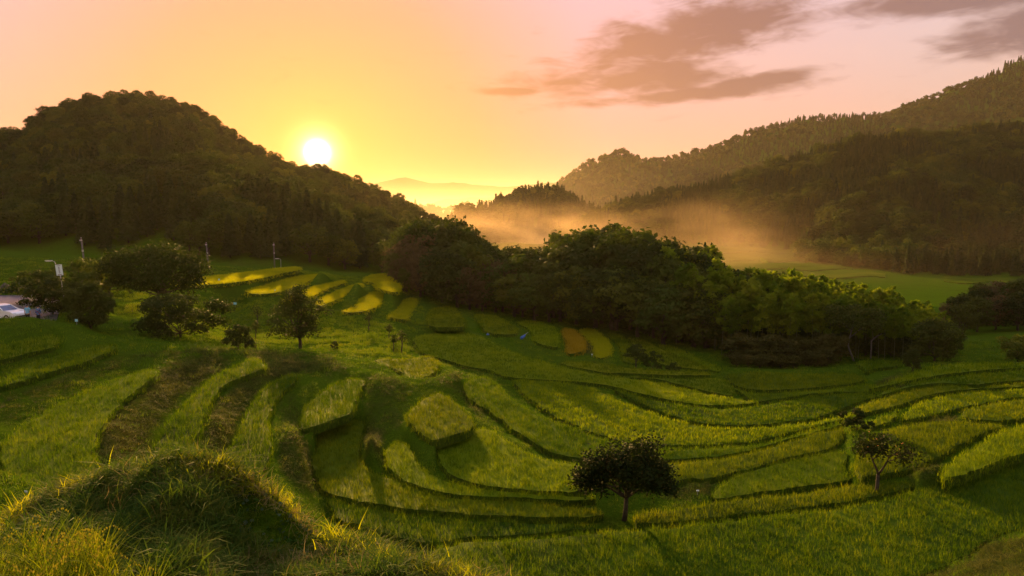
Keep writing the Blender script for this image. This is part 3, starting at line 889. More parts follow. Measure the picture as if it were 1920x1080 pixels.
# soften the pinned lines, keep the paddies flat
hard = (padid >= 0) | (GY > tab(GPXc, NEAR_END))
TZ = relax(TZ, hard, TZ, 6)
free = ~hard
TZ = TZ + np.where(free, fbm(GX / 2.3, GY / 2.3, 4) * 0.10 * np.clip(RR / 18, 0.4, 1.4)[:, None], 0)
nR, nA = GX.shape
mnd = np.clip((13 - RR) / 3, 0, 1)[:, None] * np.where(free, 1.0, 0.0)
TZ = TZ + mnd * (fbm(GX / 0.5, GY / 0.5, 3) * 0.07 + fbm(GX / 1.5 + 5, GY / 1.5, 2) * 0.12)


def ground_at(x, y):
    fi = np.interp(np.log(np.hypot(x, y)), LNR, np.arange(nR))
    fj = np.interp(np.arctan2(x, y), AZ, np.arange(nA))
    i = np.clip(np.floor(fi).astype(int), 0, nR - 2)
    j = np.clip(np.floor(fj).astype(int), 0, nA - 2)
    a, b = fi - i, fj - j
    return (TZ[i, j] * (1 - a) + TZ[i + 1, j] * a) * (1 - b) + (TZ[i, j + 1] * (1 - a) + TZ[i + 1, j + 1] * a) * b


# dry, brown cut grass on some banks (a property of the place: mown banks)
DRY = [[(300, 695), (240, 740), (190, 800), (185, 870), (270, 880), (290, 800), (350, 735), (420, 690), (400, 665)],
       [(460, 705), (400, 755), (375, 870), (420, 870), (445, 795), (500, 715), (590, 690), (540, 670)],
       [(555, 800), (520, 830), (530, 890), (590, 930), (600, 900), (585, 850)], [(690, 790), (680, 850), (760, 905), (715, 855), (720, 810)],
       [(1250, 895), (1340, 890), (1400, 885), (1340, 905), (1330, 935), (1240, 940)], [(1690, 895), (1760, 860), (1770, 900), (1710, 910)],
       [(690, 1005), (800, 1015), (790, 1050), (700, 1040)], [(1095, 617), (1085, 660), (1115, 665), (1112, 630)], [(1640, 720), (1690, 708), (1700, 725), (1640, 735)],
       [(1680, 790), (1790, 765), (1800, 790), (1700, 800)], [(1800, 1100), (1840, 1020), (2000, 1000), (2000, 1100)]]
vz = np.maximum(-TZ, 0.1)
VV_y = (GX * 0 + GY * CP - TZ * SP)
SPX = 960 + F_PX * GX / np.maximum(VV_y, 0.1)
SPY = 540 - F_PX * (GY * SP + TZ * CP) / np.maximum(VV_y, 0.1)
dry = np.zeros(GX.shape)
for p in DRY:
    dry[inpoly(SPX, SPY, p)] = 1.0
for p in [[(690, 702), (770, 715), (762, 760), (752, 805), (700, 792), (690, 740)], [(430, 655), (620, 668), (650, 702), (560, 696), (500, 690)],
          [(300, 660), (420, 655), (440, 690), (330, 690)], [(520, 745), (560, 725), (560, 795), (525, 820)], [(860, 700), (870, 730), (930, 790), (905, 795), (850, 730), (800, 715)],
          [(0, 740), (140, 690), (300, 660), (200, 700), (60, 770), (0, 800)]]:
    dry[inpoly(SPX, SPY, p)] = np.maximum(dry[inpoly(SPX, SPY, p)], 0.42)
for _ in range(5):
    dp = np.pad(dry, 1, mode='edge')
    dry = (dp[:-2, 1:-1] + dp[2:, 1:-1] + dp[1:-1, :-2] + dp[1:-1, 2:] + dry) / 5

idx = np.arange(nR * nA).reshape(nR, nA)
quads = np.stack([idx[:-1, :-1], idx[:-1, 1:], idx[1:, 1:], idx[1:, :-1]], -1).reshape(-1, 4)
me = mesh_np('ground', np.stack([GX, GY, TZ], -1).reshape(-1, 3), quads, smooth=True)
at = me.attributes.new('dry', 'FLOAT', 'POINT')
at.data.foreach_set('value', dry.ravel().astype(np.float32))
ground = tag(obj('ground', me, M['turf']), 'terraced grassy valley ground and hills', kind='structure')

# ------------------------------------------------------------------ blades: small meshes that the fields and banks are sown with
def blade_clump(name, n, h, w, spread, lean, seed, mat, panicle=None, segs=3):
    g = np.random.default_rng(seed)
    vs, qs, ts, mi = [], [], [], []
    for k in range(n):
        a = g.uniform(0, 2 * math.pi)
        bx, by = g.normal(0, spread, 2)
        L = h * g.uniform(0.65, 1.1)
        ln = lean * g.uniform(0.3, 1.3)
        wd = w * g.uniform(0.7, 1.2)
        dx_, dy_ = math.cos(a), math.sin(a)
        fa = a + math.pi / 2 + g.normal(0, 0.4)
        sx, sy = math.cos(fa), math.sin(fa)
        b0 = len(vs)
        for i in range(segs + 1):
            t = i / segs
            out = ln * L * t * t
            zz = L * (t - 0.35 * ln * t ** 3)
            ww = wd * (1 - t) ** 0.6 * 0.5 if i < segs else 0
            cx, cy_ = bx + dx_ * out, by + dy_ * out
            if i < segs:
                vs.append((cx - sx * ww, cy_ - sy * ww, zz))
                vs.append((cx + sx * ww, cy_ + sy * ww, zz))
            else:
                vs.append((cx, cy_, zz))
        for i in range(segs - 1):
            qs.append((b0 + 2 * i, b0 + 2 * i + 1, b0 + 2 * i + 3, b0 + 2 * i + 2))
            mi.append(0)
        ts.append((b0 + 2 * segs - 2, b0 + 2 * segs - 1, b0 + 2 * segs))
    me = mesh_np(name, np.array(vs), qs, ts)
    me.materials.append(mat)
    o = bpy.data.objects.new(name, me)
    return o


def scatter_group(name, protos, distribute, smin=0.8, smax=1.25, tilt=0.15):
    """geometry nodes: sow the protos on the faces of the object (distribute) or on its loose points"""
    g = bpy.data.node_groups.new(name, 'GeometryNodeTree')
    g.interface.new_socket('Geometry', in_out='INPUT', socket_type='NodeSocketGeometry')
    g.interface.new_socket('Density', in_out='INPUT', socket_type='NodeSocketFloat')
    g.interface.new_socket('Size', in_out='INPUT', socket_type='NodeSocketFloat')
    g.interface.new_socket('Geometry', in_out='OUTPUT', socket_type='NodeSocketGeometry')
    N = NT(g)
    gi, go = N.n('NodeGroupInput'), N.n('NodeGroupOutput')
    jn = N.n('GeometryNodeJoinGeometry')
    for p in protos:
        oi = N.n('GeometryNodeObjectInfo')
        oi.inputs['Object'].default_value = p
        ti = N.n('GeometryNodeGeometryToInstance')
        N.link(oi.outputs['Geometry'], ti.inputs[0])
        N.link(ti.outputs[0], jn.inputs[0])
    ip = N.n('GeometryNodeInstanceOnPoints')
    if distribute:
        dp = N.n('GeometryNodeDistributePointsOnFaces')
        N.link(gi.outputs['Geometry'], dp.inputs['Mesh'])
        nrm = N.n('GeometryNodeInputNormal')
        sx = N.n('ShaderNodeSeparateXYZ')
        N.link(nrm.outputs[0], sx.inputs[0])
        cmp_ = N.n('FunctionNodeCompare', data_type='FLOAT', operation='GREATER_THAN')
        N.link(N.math('ABSOLUTE', sx.outputs[2]), cmp_.inputs[0])
        cmp_.inputs[1].default_value = 0.5
        N.link(gi.outputs['Density'], dp.inputs['Density'])
        N.link(dp.outputs['Points'], ip.inputs['Points'])
    else:
        N.link(gi.outputs['Geometry'], ip.inputs['Points'])
    N.link(jn.outputs[0], ip.inputs['Instance'])
    ip.inputs['Pick Instance'].default_value = True
    ri = N.n('FunctionNodeRandomValue', data_type='INT')
    ri.inputs['Min'].default_value = 0
    ri.inputs['Max'].default_value = len(protos) - 1
    N.link(ri.outputs[2], ip.inputs['Instance Index'])
    rv = N.n('FunctionNodeRandomValue', data_type='FLOAT_VECTOR')
    rv.inputs[0].default_value = (-tilt, -tilt, 0)
    rv.inputs[1].default_value = (tilt, tilt, 6.283)
    rv.inputs['Seed'].default_value = 3
    N.link(rv.outputs[0], ip.inputs['Rotation'])
    rs = N.n('FunctionNodeRandomValue', data_type='FLOAT')
    rs.inputs[2].default_value = smin
    rs.inputs[3].default_value = smax
    rs.inputs['Seed'].default_value = 5
    sz = gi.outputs['Size']
    if not distribute:
        na = N.n('GeometryNodeInputNamedAttribute', data_type='FLOAT')
        na.inputs[0].default_value = 'size'
        sz = N.math('MULTIPLY', na.outputs[0], sz)
    N.link(N.math('MULTIPLY', rs.outputs[1], sz), ip.inputs['Scale'])
    if distribute:
        sa = N.n('GeometryNodeStoreNamedAttribute', data_type='FLOAT', domain='INSTANCE')
        sa.inputs['Name'].default_value = 'rnd'
        rr_ = N.n('FunctionNodeRandomValue', data_type='FLOAT')
        rr_.inputs['Seed'].default_value = 9
        N.link(ip.outputs[0], sa.inputs['Geometry'])
        N.link(rr_.outputs[1], sa.inputs['Value'])
        rl = N.n('GeometryNodeRealizeInstances')
        N.link(sa.outputs[0], rl.inputs[0])
        j2 = N.n('GeometryNodeJoinGeometry')
        N.link(gi.outputs['Geometry'], j2.inputs[0])
        N.link(rl.outputs[0], j2.inputs[0])
        N.link(j2.outputs[0], go.inputs[0])
    else:
        N.link(ip.outputs[0], go.inputs[0])
    return g


def add_scatter(o, grp, density=1.0, size=1.0):
    m = o.modifiers.new('sown', 'NODES')
    m.node_group = grp
    for it in grp.interface.items_tree:
        if it.in_out == 'INPUT' and it.name == 'Density':
            m[it.identifier] = float(density)
        if it.in_out == 'INPUT' and it.name == 'Size':
            m[it.identifier] = float(size)


def points_obj(name, pts, size, grp, label, cat=None):
    me = mesh_np(name, pts)
    a = me.attributes.new('size', 'FLOAT', 'POINT')
    a.data.foreach_set('value', np.asarray(size, np.float32))
    o = obj(name, me)
    add_scatter(o, grp)
    return tag(o, label, cat, kind='stuff')


RG = {}
for mk in ('rice', 'rice_green', 'rice_olive', 'rice_ripe', 'rice_gold'):
    near = [blade_clump('rice_clump', 9, 0.32, 0.018, 0.11, 0.55, 10 + i, M[mk], segs=2) for i in range(4)]
    far = [blade_clump('rice_tussock', 9, 0.30, 0.040, 0.17, 0.55, 20 + i, M[mk], segs=2) for i in range(3)]
    RG[mk] = (scatter_group('sow_' + mk, near, True, 0.75, 1.3, 0.2), scatter_group('sow_far_' + mk, far, True, 0.75, 1.3, 0.2))

paddies = {}
for k, (key, z, mk, label, pts) in enumerate(PAD):
    if key == 'FG':
        continue
    P = outline(pts, z)
    base = P[:, :2].mean(0)
    dist = float(np.hypot(*base))
    top = z - 0.20
    P = spline(P, 3)
    tg = np.roll(P[:, :2], -1, 0) - np.roll(P[:, :2], 1, 0)
    tg /= np.linalg.norm(tg, axis=1, keepdims=True) + 1e-9
    ar = 0.5 * np.sum(P[:, 0] * np.roll(P[:, 1], -1) - P[:, 1] * np.roll(P[:, 0], -1))
    P[:, :2] += np.stack([-tg[:, 1], tg[:, 0]], -1) * (1 if ar > 0 else -1) * (0.12 if dist < 46 else 0.0 if key[0] == 'K' else min(0.40, 0.005 * dist))
    jt = np.stack([fbm(P[:, 0] / 0.8, P[:, 1] / 0.8, 3), fbm(P[:, 0] / 0.8 + 50, P[:, 1] / 0.8, 3)], -1) * 0.10 * min(1.6, dist / 40)
    P[:, :2] += jt
    poly = [Vector((p[0] - base[0], p[1] - base[1], 0)) for p in P]
    # body of stalks: a slab with a slightly uneven top
    from mathutils import geometry as mg
    tri = mg.tessellate_polygon([poly])
    n = len(poly)
    vs = [(p.x, p.y, top) for p in poly] + [(p.x, p.y, z - RICE_H - 0.25) for p in poly]
    fs = [tuple(t) for t in tri] + [(i, (i + 1) % n, n + (i + 1) % n, n + i) for i in range(n)]
    me = bpy.data.meshes.new('rice_paddy')
    me.from_pydata(vs, [], fs)
    me.materials.append(M['canopy'])
    me.materials.append(M[mk])
    for f_ in me.polygons[:len(tri)]:
        f_.material_index = 1
    me.update()
    o = obj('rice_paddy', me, loc=(base[0], base[1], 0))
    tag(o, label, 'rice paddy', 'rice paddies stepping down the valley')
    if dist < 58:
        add_scatter(o, RG[mk][0], 22.0 * min(1.0, (42 / dist)), 1.0 * max(1.0, dist / 45))
    else:
        add_scatter(o, RG[mk][1], max(7.0, 11.0 * (62 / dist)), 1.0 * max(1.0, min(1.3, dist / 75)))
    paddies[key] = o

# ------------------------------------------------------------------ grass on the banks
near_pad = padid >= 0
for _ in range(1):
    near_pad[1:] |= near_pad[:-1].copy()
    near_pad[:-1] |= near_pad[1:].copy()
for _ in range(2):
    near_pad[:, 1:] |= near_pad[:, :-1].copy()
    near_pad[:, :-1] |= near_pad[:, 1:].copy()


def sample_ground(rmin, rmax, dens, want, azlim=39.0, seed=1):
    """random points on the ground inside the view, weighted by area, kept where want(...)"""
    g = np.random.default_rng(seed)
    out = []
    A = (math.radians(azlim) * 2) * (rmax ** 2 - rmin ** 2) / 2
    n = int(A * dens)
    r_ = np.sqrt(g.uniform(rmin ** 2, rmax ** 2, n))
    a_ = np.radians(g.uniform(-azlim, azlim, n))
    x, y = r_ * np.sin(a_), r_ * np.cos(a_)
    i = np.clip(np.round(np.interp(np.log(r_), LNR, np.arange(nR))).astype(int), 0, nR - 1)
    j = np.clip(np.round(np.interp(a_, AZ, np.arange(nA))).astype(int), 0, nA - 1)
    keep = ~near_pad[i, j] & (y < tab(np.clip(960 + F_PX * x / y, -900, 2600), NEAR_END) + 4)
    keep &= (SPY[i, j] < 1130) & want(SPX[i, j], SPY[i, j], dry[i, j], g.random(n))
    x, y = x[keep], y[keep]
    return np.stack([x, y, ground_at(x, y) - 0.01], -1)


tufts = [blade_clump('grass_tuft', 14, 0.15, 0.014, 0.10, 1.1, 40 + i, M['grass'], segs=2) for i in range(3)]
tufts_m = [blade_clump('meadow_tuft', 14, 0.19, 0.018, 0.12, 0.9, 50 + i, M['meadow'], segs=2) for i in range(3)]
tufts_d = [blade_clump('cut_tuft', 14, 0.22, 0.018, 0.13, 1.7, 60 + i, M['drygrass'], segs=2) for i in range(3)]
G_tuft = scatter_group('sow_tuft', tufts, False, 0.6, 1.4, 0.3)
G_meadow = scatter_group('sow_meadow', tufts_m, False, 0.6, 1.4, 0.3)
G_dry = scatter_group('sow_cut', tufts_d, False, 0.6, 1.4, 0.5)
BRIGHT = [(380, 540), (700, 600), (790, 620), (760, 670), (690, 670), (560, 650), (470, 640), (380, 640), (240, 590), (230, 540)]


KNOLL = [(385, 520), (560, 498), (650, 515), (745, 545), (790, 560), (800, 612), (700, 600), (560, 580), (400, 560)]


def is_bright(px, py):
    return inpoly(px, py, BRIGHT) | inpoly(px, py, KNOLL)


def grass_size(P, sc_=2.2):
    g = np.random.default_rng(12)
    n_ = fbm(P[:, 0] / sc_, P[:, 1] / sc_, 3)
    return np.clip(0.95 + 0.8 * n_ + g.normal(0, 0.28, len(P)), 0.35, 2.6)


asph = lambda px, py: (px < 60) & (py > 547) & (py < 592)
p1 = sample_ground(14, 60, 14.0, lambda px, py, d, u: (u > d * 0.85) & ~asph(px, py), seed=1)
p2 = sample_ground(60, 170, 2.4, lambda px, py, d, u: (u > d * 0.85) & ~is_bright(px, py) & ~asph(px, py), seed=2)
points_obj('bank_grass', np.concatenate([p1, p2]), np.concatenate([1.0 * grass_size(p1), 1.7 * grass_size(p2)]), G_tuft,
           'green grass covering the banks between the paddies', 'grass')
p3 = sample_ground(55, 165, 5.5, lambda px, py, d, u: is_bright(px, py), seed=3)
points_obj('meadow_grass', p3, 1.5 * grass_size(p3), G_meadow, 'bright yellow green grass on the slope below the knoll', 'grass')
p4 = sample_ground(14, 120, 13.0, lambda px, py, d, u: u < d * 0.85, seed=4)
p5 = sample_ground(20, 34, 34.0, lambda px, py, d, u: (px > 1650) & (py > 985), seed=5)
p4 = np.concatenate([p4, p5])
points_obj('cut_grass', p4, np.clip(np.hypot(p4[:, 0], p4[:, 1]) / 40, 0.8, 1.8), G_dry, 'brown cut grass lying on the mown banks', 'grass')
print('tufts', len(p1), len(p2), len(p3), len(p4))

# ------------------------------------------------------------------ trees
def leaf_quads(cent, norm, size, g, elong=1.6, droop=0.0):
    """a small pointed leaf (two triangles' worth) at every centre"""
    n = len(cent)
    up = g.normal(0, 1, (n, 3))
    up[:, 2] -= droop
    t = np.cross(norm, up)
    t /= np.linalg.norm(t, axis=1, keepdims=True) + 1e-9
    b = np.cross(norm, t)
    if droop > 0:
        t, b = b, t
        sgn = np.sign(-t[:, 2:3] + 1e-6)
        t = t * sgn
    s = (size * g.uniform(0.6, 1.3, n))[:, None]
    v0 = cent - t * s * elong * 0.5
    v1 = cent + b * s * 0.5 + norm * s * 0.12
    v2 = cent + t * s * elong * 0.5
    v3 = cent - b * s * 0.5 + norm * s * 0.12
    v = np.stack([v0, v1, v2, v3], 1).reshape(-1, 3)
    q = np.arange(4 * n).reshape(n, 4)
    return v, q


def rand_dir(g, n):
    d = g.normal(0, 1, (n, 3))
    return d / np.linalg.norm(d, axis=1, keepdims=True)


def crown_mesh(name, lobes, leaves, size, g, mat, elong=1.5, flat=1.0, shell=(0.55, 1.05), droop=0.0):
    """lobes: list of (centre, radius); leaves spread through the outer part of each lobe"""
    tot = sum(r ** 2 for _, r in lobes)
    V, Q, b = [], [], 0
    for c, r in lobes:
        n = max(8, int(leaves * r * r / tot))
        d = rand_dir(g, n)
        d[:, 2] = np.where(d[:, 2] < -0.45, -d[:, 2] * 0.6, d[:, 2])
        rad = r * g.uniform(shell[0], shell[1], n) * (1 + 0.18 * np.sin(d[:, 0] * 7 + c[0]) * np.cos(d[:, 1] * 6 + c[1]))
        p = np.array(c) + d * rad[:, None] * np.array([1, 1, flat])
        nm = d * 0.8 + g.normal(0, 0.5, (n, 3)) + np.array([0, 0, 0.35])
        nm /= np.linalg.norm(nm, axis=1, keepdims=True)
        v, q = leaf_quads(p, nm, size, g, elong, droop)
        V.append(v)
        Q.append(q + b)
        b += len(v)
    me = mesh_np(name, np.concatenate(V), np.concatenate(Q))
    me.materials.append(mat)
    return me


def limb(mb, p0, p1, r0, r1, g, n=6, sides=6, wob=0.06, sag=0.0):
    p0, p1 = np.array(p0, float), np.array(p1, float)
    L = np.linalg.norm(p1 - p0)
    pts, rad = [], []
    for i in range(n + 1):
        t = i / n
        p = p0 + (p1 - p0) * t + g.normal(0, wob * L, 3) * math.sin(math.pi * t) * 0.6
        p[2] += sag * L * math.sin(math.pi * t)
        pts.append(p)
        rad.append(r0 + (r1 - r0) * t)
    mb.tube(pts, rad, sides)
    return pts


def broad_tree(seed, H=10.0, spread=0.42, low=0.28, nl=20, leaves=1500, size=0.5, mat='leaf_b', bark='bark', flat=0.85, lean=0.0, taper=0.0, ragged=0.0):
    """rounded broadleaved tree: forked trunk, limbs to every lobe of the crown"""
    g = np.random.default_rng(seed)
    mb = MB()
    fork = np.array([lean * H * 0.3, 0, H * (low + 0.1)])
    limb(mb, (0, 0, -0.3), fork, H * 0.030, H * 0.020, g, 5, 8, 0.04)
    lobes = []
    for k in range(nl):
        t = (k + 0.5) / nl
        zz = H * (low + 0.12 + (0.86 - low - 0.12) * t)
        u = (zz / H - low) / (1 - low)
        env = spread * H * math.sqrt(max(0.05, 1 - (1.75 * (u - 0.42)) ** 2)) if u > 0.42 else spread * H * (0.55 + 0.45 * u / 0.42)
        env *= 1 - taper * u
        env *= 1 + ragged * g.normal()
        a = k * 2.39996 + g.uniform(-0.4, 0.4)
        rad = env * g.uniform(0.45, 0.85) if k < nl - 2 else env * 0.2
        c = np.array([lean * zz + rad * math.cos(a), rad * math.sin(a), zz + g.normal(0, 0.02 * H)])
        r = H * g.uniform(0.10 - 0.05 * ragged, 0.17) * max(1.0, spread / 0.42) ** 0.75 * (1 - 0.45 * taper * u)
        lobes.append((c, r))
        if k % 2 == 0:
            limb(mb, fork * g.uniform(0.75, 1.0), c, H * 0.012, H * 0.003, g, 4, 5, 0.08)
    lobes.append((np.array([lean * H * 0.55, 0, H * 0.55]), H * 0.2))
    cm = crown_mesh('crown', lobes, leaves, size, g, M[mat], 1.5, flat)
    return mb.mesh('trunk', True), cm, M[bark]


def cedar_tree(seed, H=12.0, base=0.10, rad=0.17, leaves=1300, size=0.55, mat='leaf_c'):
    """conical cedar: drooping sprays in whorls, ragged outline"""
    g = np.random.default_rng(seed)
    mb = MB()
    mb.tube([(0, 0, -0.3), (0, 0, H * 0.5), (0, 0, H * 0.97)], [H * 0.016, H * 0.010, 0.02], 7)
    t = g.random(leaves) ** 0.75
    z = H * (base + (1 - base) * (1 - t * 0.999))
    env = H * rad * (0.06 + 0.94 * t ** 0.85)
    a = g.uniform(0, 2 * math.pi, leaves)
    whorl = 1 + 0.22 * np.sin(a * 5 + z * 2.1) + 0.15 * np.sin(z * 5.3 + a * 2)
    q = np.sqrt(g.uniform(0.25, 1, leaves))
    rr_ = env * whorl * q
    p = np.stack([rr_ * np.cos(a), rr_ * np.sin(a), z - 0.25 * rr_], -1)
    nm = np.stack([np.cos(a) * 0.6, np.sin(a) * 0.6, np.full(leaves, 0.75)], -1) + g.normal(0, 0.4, (leaves, 3))
    nm /= np.linalg.norm(nm, axis=1, keepdims=True)
    v, qd = leaf_quads(p, nm, size, g, 1.9)
    me = mesh_np('crown', v, qd)
    me.materials.append(M[mat])
    for k in range(10):
        zz = H * g.uniform(base, 0.75)
        aa = g.uniform(0, 6.28)
        L = H * rad * (1 - zz / H) * 0.9
        mb.tube([(0, 0, zz), (L * math.cos(aa), L * math.sin(aa), zz - 0.2 * L)], [H * 0.004, 0.01], 4)
    return mb.mesh('trunk', True), me, M['bark']


def bamboo_plant(seed, H=13.0, leaves=420, size=0.34):
    """one arching culm with feathery plumes on its upper half"""
    g = np.random.default_rng(seed)
    mb = MB()
    bend = g.uniform(0.10, 0.26)
    a0 = g.uniform(0, 6.28)
    pts, rad = [], []
    for i in range(10):
        t = i / 9
        off = bend * H * t ** 2.6
        pts.append(np.array([off * math.cos(a0), off * math.sin(a0), H * (t - 0.10 * t ** 4) - 0.2]))
        rad.append(0.055 * (1 - 0.85 * t))
    mb.tube(pts, rad, 6)
    P = np.array(pts)
    t = g.uniform(0.30, 1.0, leaves) ** 0.8
    ix = t * 9
    i = np.clip(ix.astype(int), 0, 8)
    f = (ix - i)[:, None]
    c = P[i] * (1 - f) + P[i + 1] * f
    aa = g.uniform(0, 2 * math.pi, leaves)
    nb = np.floor(t * 16)
    aa = nb * 2.4 + g.normal(0, 0.5, leaves)
    r_ = (1.5 * np.sin(np.clip((t - 0.25) / 0.8, 0, 1) * math.pi) ** 0.7 + 0.15) * g.uniform(0.1, 1.0, leaves)
    c = c + np.stack([np.cos(aa) * r_, np.sin(aa) * r_, 0.35 * r_ - 0.28 * r_ ** 2 + g.normal(0, 0.12, leaves)], -1)
    nm = rand_dir(g, leaves) * 0.8 + np.array([0, 0, 0.6])
    nm /= np.linalg.norm(nm, axis=1, keepdims=True)
    v, q = leaf_quads(c, nm, size, g, 2.6)
    me = mesh_np('foliage', v, q)
    me.materials.append(M['leaf_bam'])
    return mb.mesh('culm', True), me, M['culm']


class Kind:
    """a kind of plant: meshes shared by all its copies"""

    def __init__(self, name, variants, H, parts=('trunk', 'crown')):
        self.name, self.v, self.H, self.parts = name, variants, H, parts

    def plant(self, loc, H, label, cat='tree', group=None, rz=None, wide=1.0, v=None):
        tm, cm, bk = self.v[rng.integers(len(self.v)) if v is None else v]
        s = H / self.H
        e = empty(self.name, loc, rng.uniform(0, 6.28) if rz is None else rz, (s * wide, s * wide, s))
        t = bpy.data.objects.new(self.parts[0], tm)
        c = bpy.data.objects.new(self.parts[1], cm)
        if not tm.materials:
            tm.materials.append(bk)
        for o in (t, c):
            col.objects.link(o)
            o.parent = e
        return tag(e, label, cat, group)


K_broad = Kind('broadleaf_tree', [broad_tree(100 + i, 10, 0.40 + 0.04 * (i % 3), 0.08 + 0.06 * (i % 2), 26, 2000, 0.42, 'leaf_b') for i in range(5)], 10)
K_dark = Kind('evergreen_tree', [broad_tree(120 + i, 10, 0.38 + 0.03 * i, 0.06, 28, 2100, 0.40, 'leaf_d') for i in range(4)], 10)
K_brown = Kind('thin_tree', [broad_tree(140 + i, 10, 0.34, 0.03, 26, 1500, 0.34, 'leaf_brown') for i in range(3)], 10)
K_cedar = Kind('cedar_tree', [cedar_tree(160 + i, 12, 0.08, 0.15 + 0.02 * (i % 3), 1500, 0.5) for i in range(4)], 12)
K_bam = Kind('bamboo', [bamboo_plant(180 + i) for i in range(8)], 13, ('culm', 'foliage'))
# plainer ones for far slopes
far_b = [broad_tree(200 + i, 10, 0.42, 0.10, 14, 420, 0.95, 'leaf_b') for i in range(4)]
far_d = [broad_tree(210 + i, 10, 0.42, 0.10, 14, 420, 0.95, 'leaf_d') for i in range(3)]
far_c = [cedar_tree(220 + i, 12, 0.04, 0.17, 420, 0.95) for i in range(3)]


def proto(name, tri, scale):
    """trunk and crown of a far tree in one mesh, one metre tall, for sowing"""
    tm, cm, bk = tri
    o = bpy.data.objects.new(name, cm.copy())
    o.data.transform(Matrix.Scale(1.0 / scale, 4))
    return o


def hill_points(h, n, seed, ymin_off=-4, over=60, pxr=None):
    g = np.random.default_rng(seed)
    H = HILLS[h]
    p0, p1 = pxr or (H['sky'][0][0], H['sky'][-1][0])
    p0, p1 = max(p0, -260), min(p1, 2180)
    ymax = max(c for _, c in H['crest']) + over
    ymin = min(c for _, c in H['foot'])
    out = []
    while len(out) < n:
        Y = math.sqrt(g.uniform(ymin ** 2, ymax ** 2))
        px = g.uniform(p0, p1)
        if Y < tab(px, H['foot']) + ymin_off or Y > tab(px, H['crest']) + over:
            continue
        out.append((px, Y))
    P = np.array(out)
    x = (P[:, 0] - 960) / F_PX * P[:, 1]
    z = far_z(x, P[:, 1])
    hz = hill_z(h, P[:, 0], P[:, 1])
    ok = (hz > -500) & (z < hz + 12)
    return np.stack([x, P[:, 1], z], -1)[ok], P[ok]


def in_view(px, Y, hmin):
    return True


# --- wooded hill on the left: the nearest 300 trees one by one, the others sown
PL, PP = hill_points('left', 5200, 31, 2, 25)
# keep a minimum spacing (coarse cells)
def thin(P, cell):
    key = {}
    order = np.argsort(P[:, 1])
    keep = []
    for i in order:
        k = (int(P[i, 0] // cell), int(P[i, 1] // cell))
        if k not in key:
            key[k] = 1
            keep.append(i)
    return np.array(keep)


kp = thin(PL, 5.2)
PL, PP = PL[kp], PP[kp]
order = np.argsort(PP[:, 1])
PL, PP = PL[order], PP[order]
vis = (PP[:, 0] > -25) & (PP[:, 0] < 830)
near_i = np.nonzero(vis)[0][:300]
rest = np.setdiff1d(np.arange(len(PL)), near_i)
for i in near_i:
    px, Y = PP[i]
    nz = float(vnoise(np.array([PL[i, 0] / 22]), np.array([PL[i, 1] / 22]))[0])
    h = rng.uniform(6.5, 10.5)
    row_ = 'lowest second third fourth fifth sixth seventh upper'.split()[int(min(7, max(0, (Y - 176) // 7)))] + ' row '
    where = 'at the far left' if px < 150 else 'behind the round tree' if px < 400 else 'behind the knoll' if px < 600 else 'below the sun' if px < 720 else 'by the valley gap'
    if nz > 0.35 or (270 < px < 350 and Y < 215):
        K_cedar.plant(PL[i], h * 1.35, 'conical cedar, left hill ' + row_ + where, 'tree', 'cedars on the left hill, ' + row_ + ' ' + where, wide=1.15)
    elif nz > -0.15:
        K_broad.plant(PL[i], h, 'leafy broadleaf tree, left hill ' + row_ + where, 'tree', 'broadleaf trees on the left hill, ' + row_ + ' ' + where, wide=1.25)
    else:
        K_dark.plant(PL[i], h, 'dark evergreen tree, left hill ' + row_ + where, 'tree', 'evergreens on the left hill, ' + row_ + ' ' + where, wide=1.25)

PB = [proto('wood_tree', t, 10) for t in (K_broad.v[:3] + K_dark.v[:2])]
PC = [proto('wood_cedar', t, 12) for t in K_cedar.v[:2]]
PFB = [proto('far_wood_tree', t, 10) for t in far_b + far_d]
PFC = [proto('far_wood_cedar', t, 12) for t in far_c]
G_wood = scatter_group('sow_wood', PB, False, 0.8, 1.3, 0.05)
G_wcedar = scatter_group('sow_wood_cedar', PC, False, 0.8, 1.3, 0.03)
G_far = scatter_group('sow_far_wood', PFB, False, 0.7, 1.3, 0.05)
G_farc = scatter_group('sow_far_cedar', PFC, False, 0.7, 1.3, 0.03)


def sow_wood(name, P, label, Gb, Gc, size, seed, cf=0.35, cell=22, nocrest=None):
    g = np.random.default_rng(seed)
    nz = vnoise(P[:, 0] / cell, P[:, 1] / cell) + g.normal(0, 0.12, len(P))
    c = nz > cf
    if nocrest is not None:
        c &= ~nocrest
    points_obj(name, P[~c], size * g.uniform(0.65, 1.4, (~c).sum()), Gb, label, 'wood')
    points_obj(name.replace('wood', 'cedar_wood'), P[c], size * 1.12 * g.uniform(0.75, 1.2, c.sum()), Gc, label.replace('trees', 'cedars').replace('wood of', 'wood with'), 'wood')


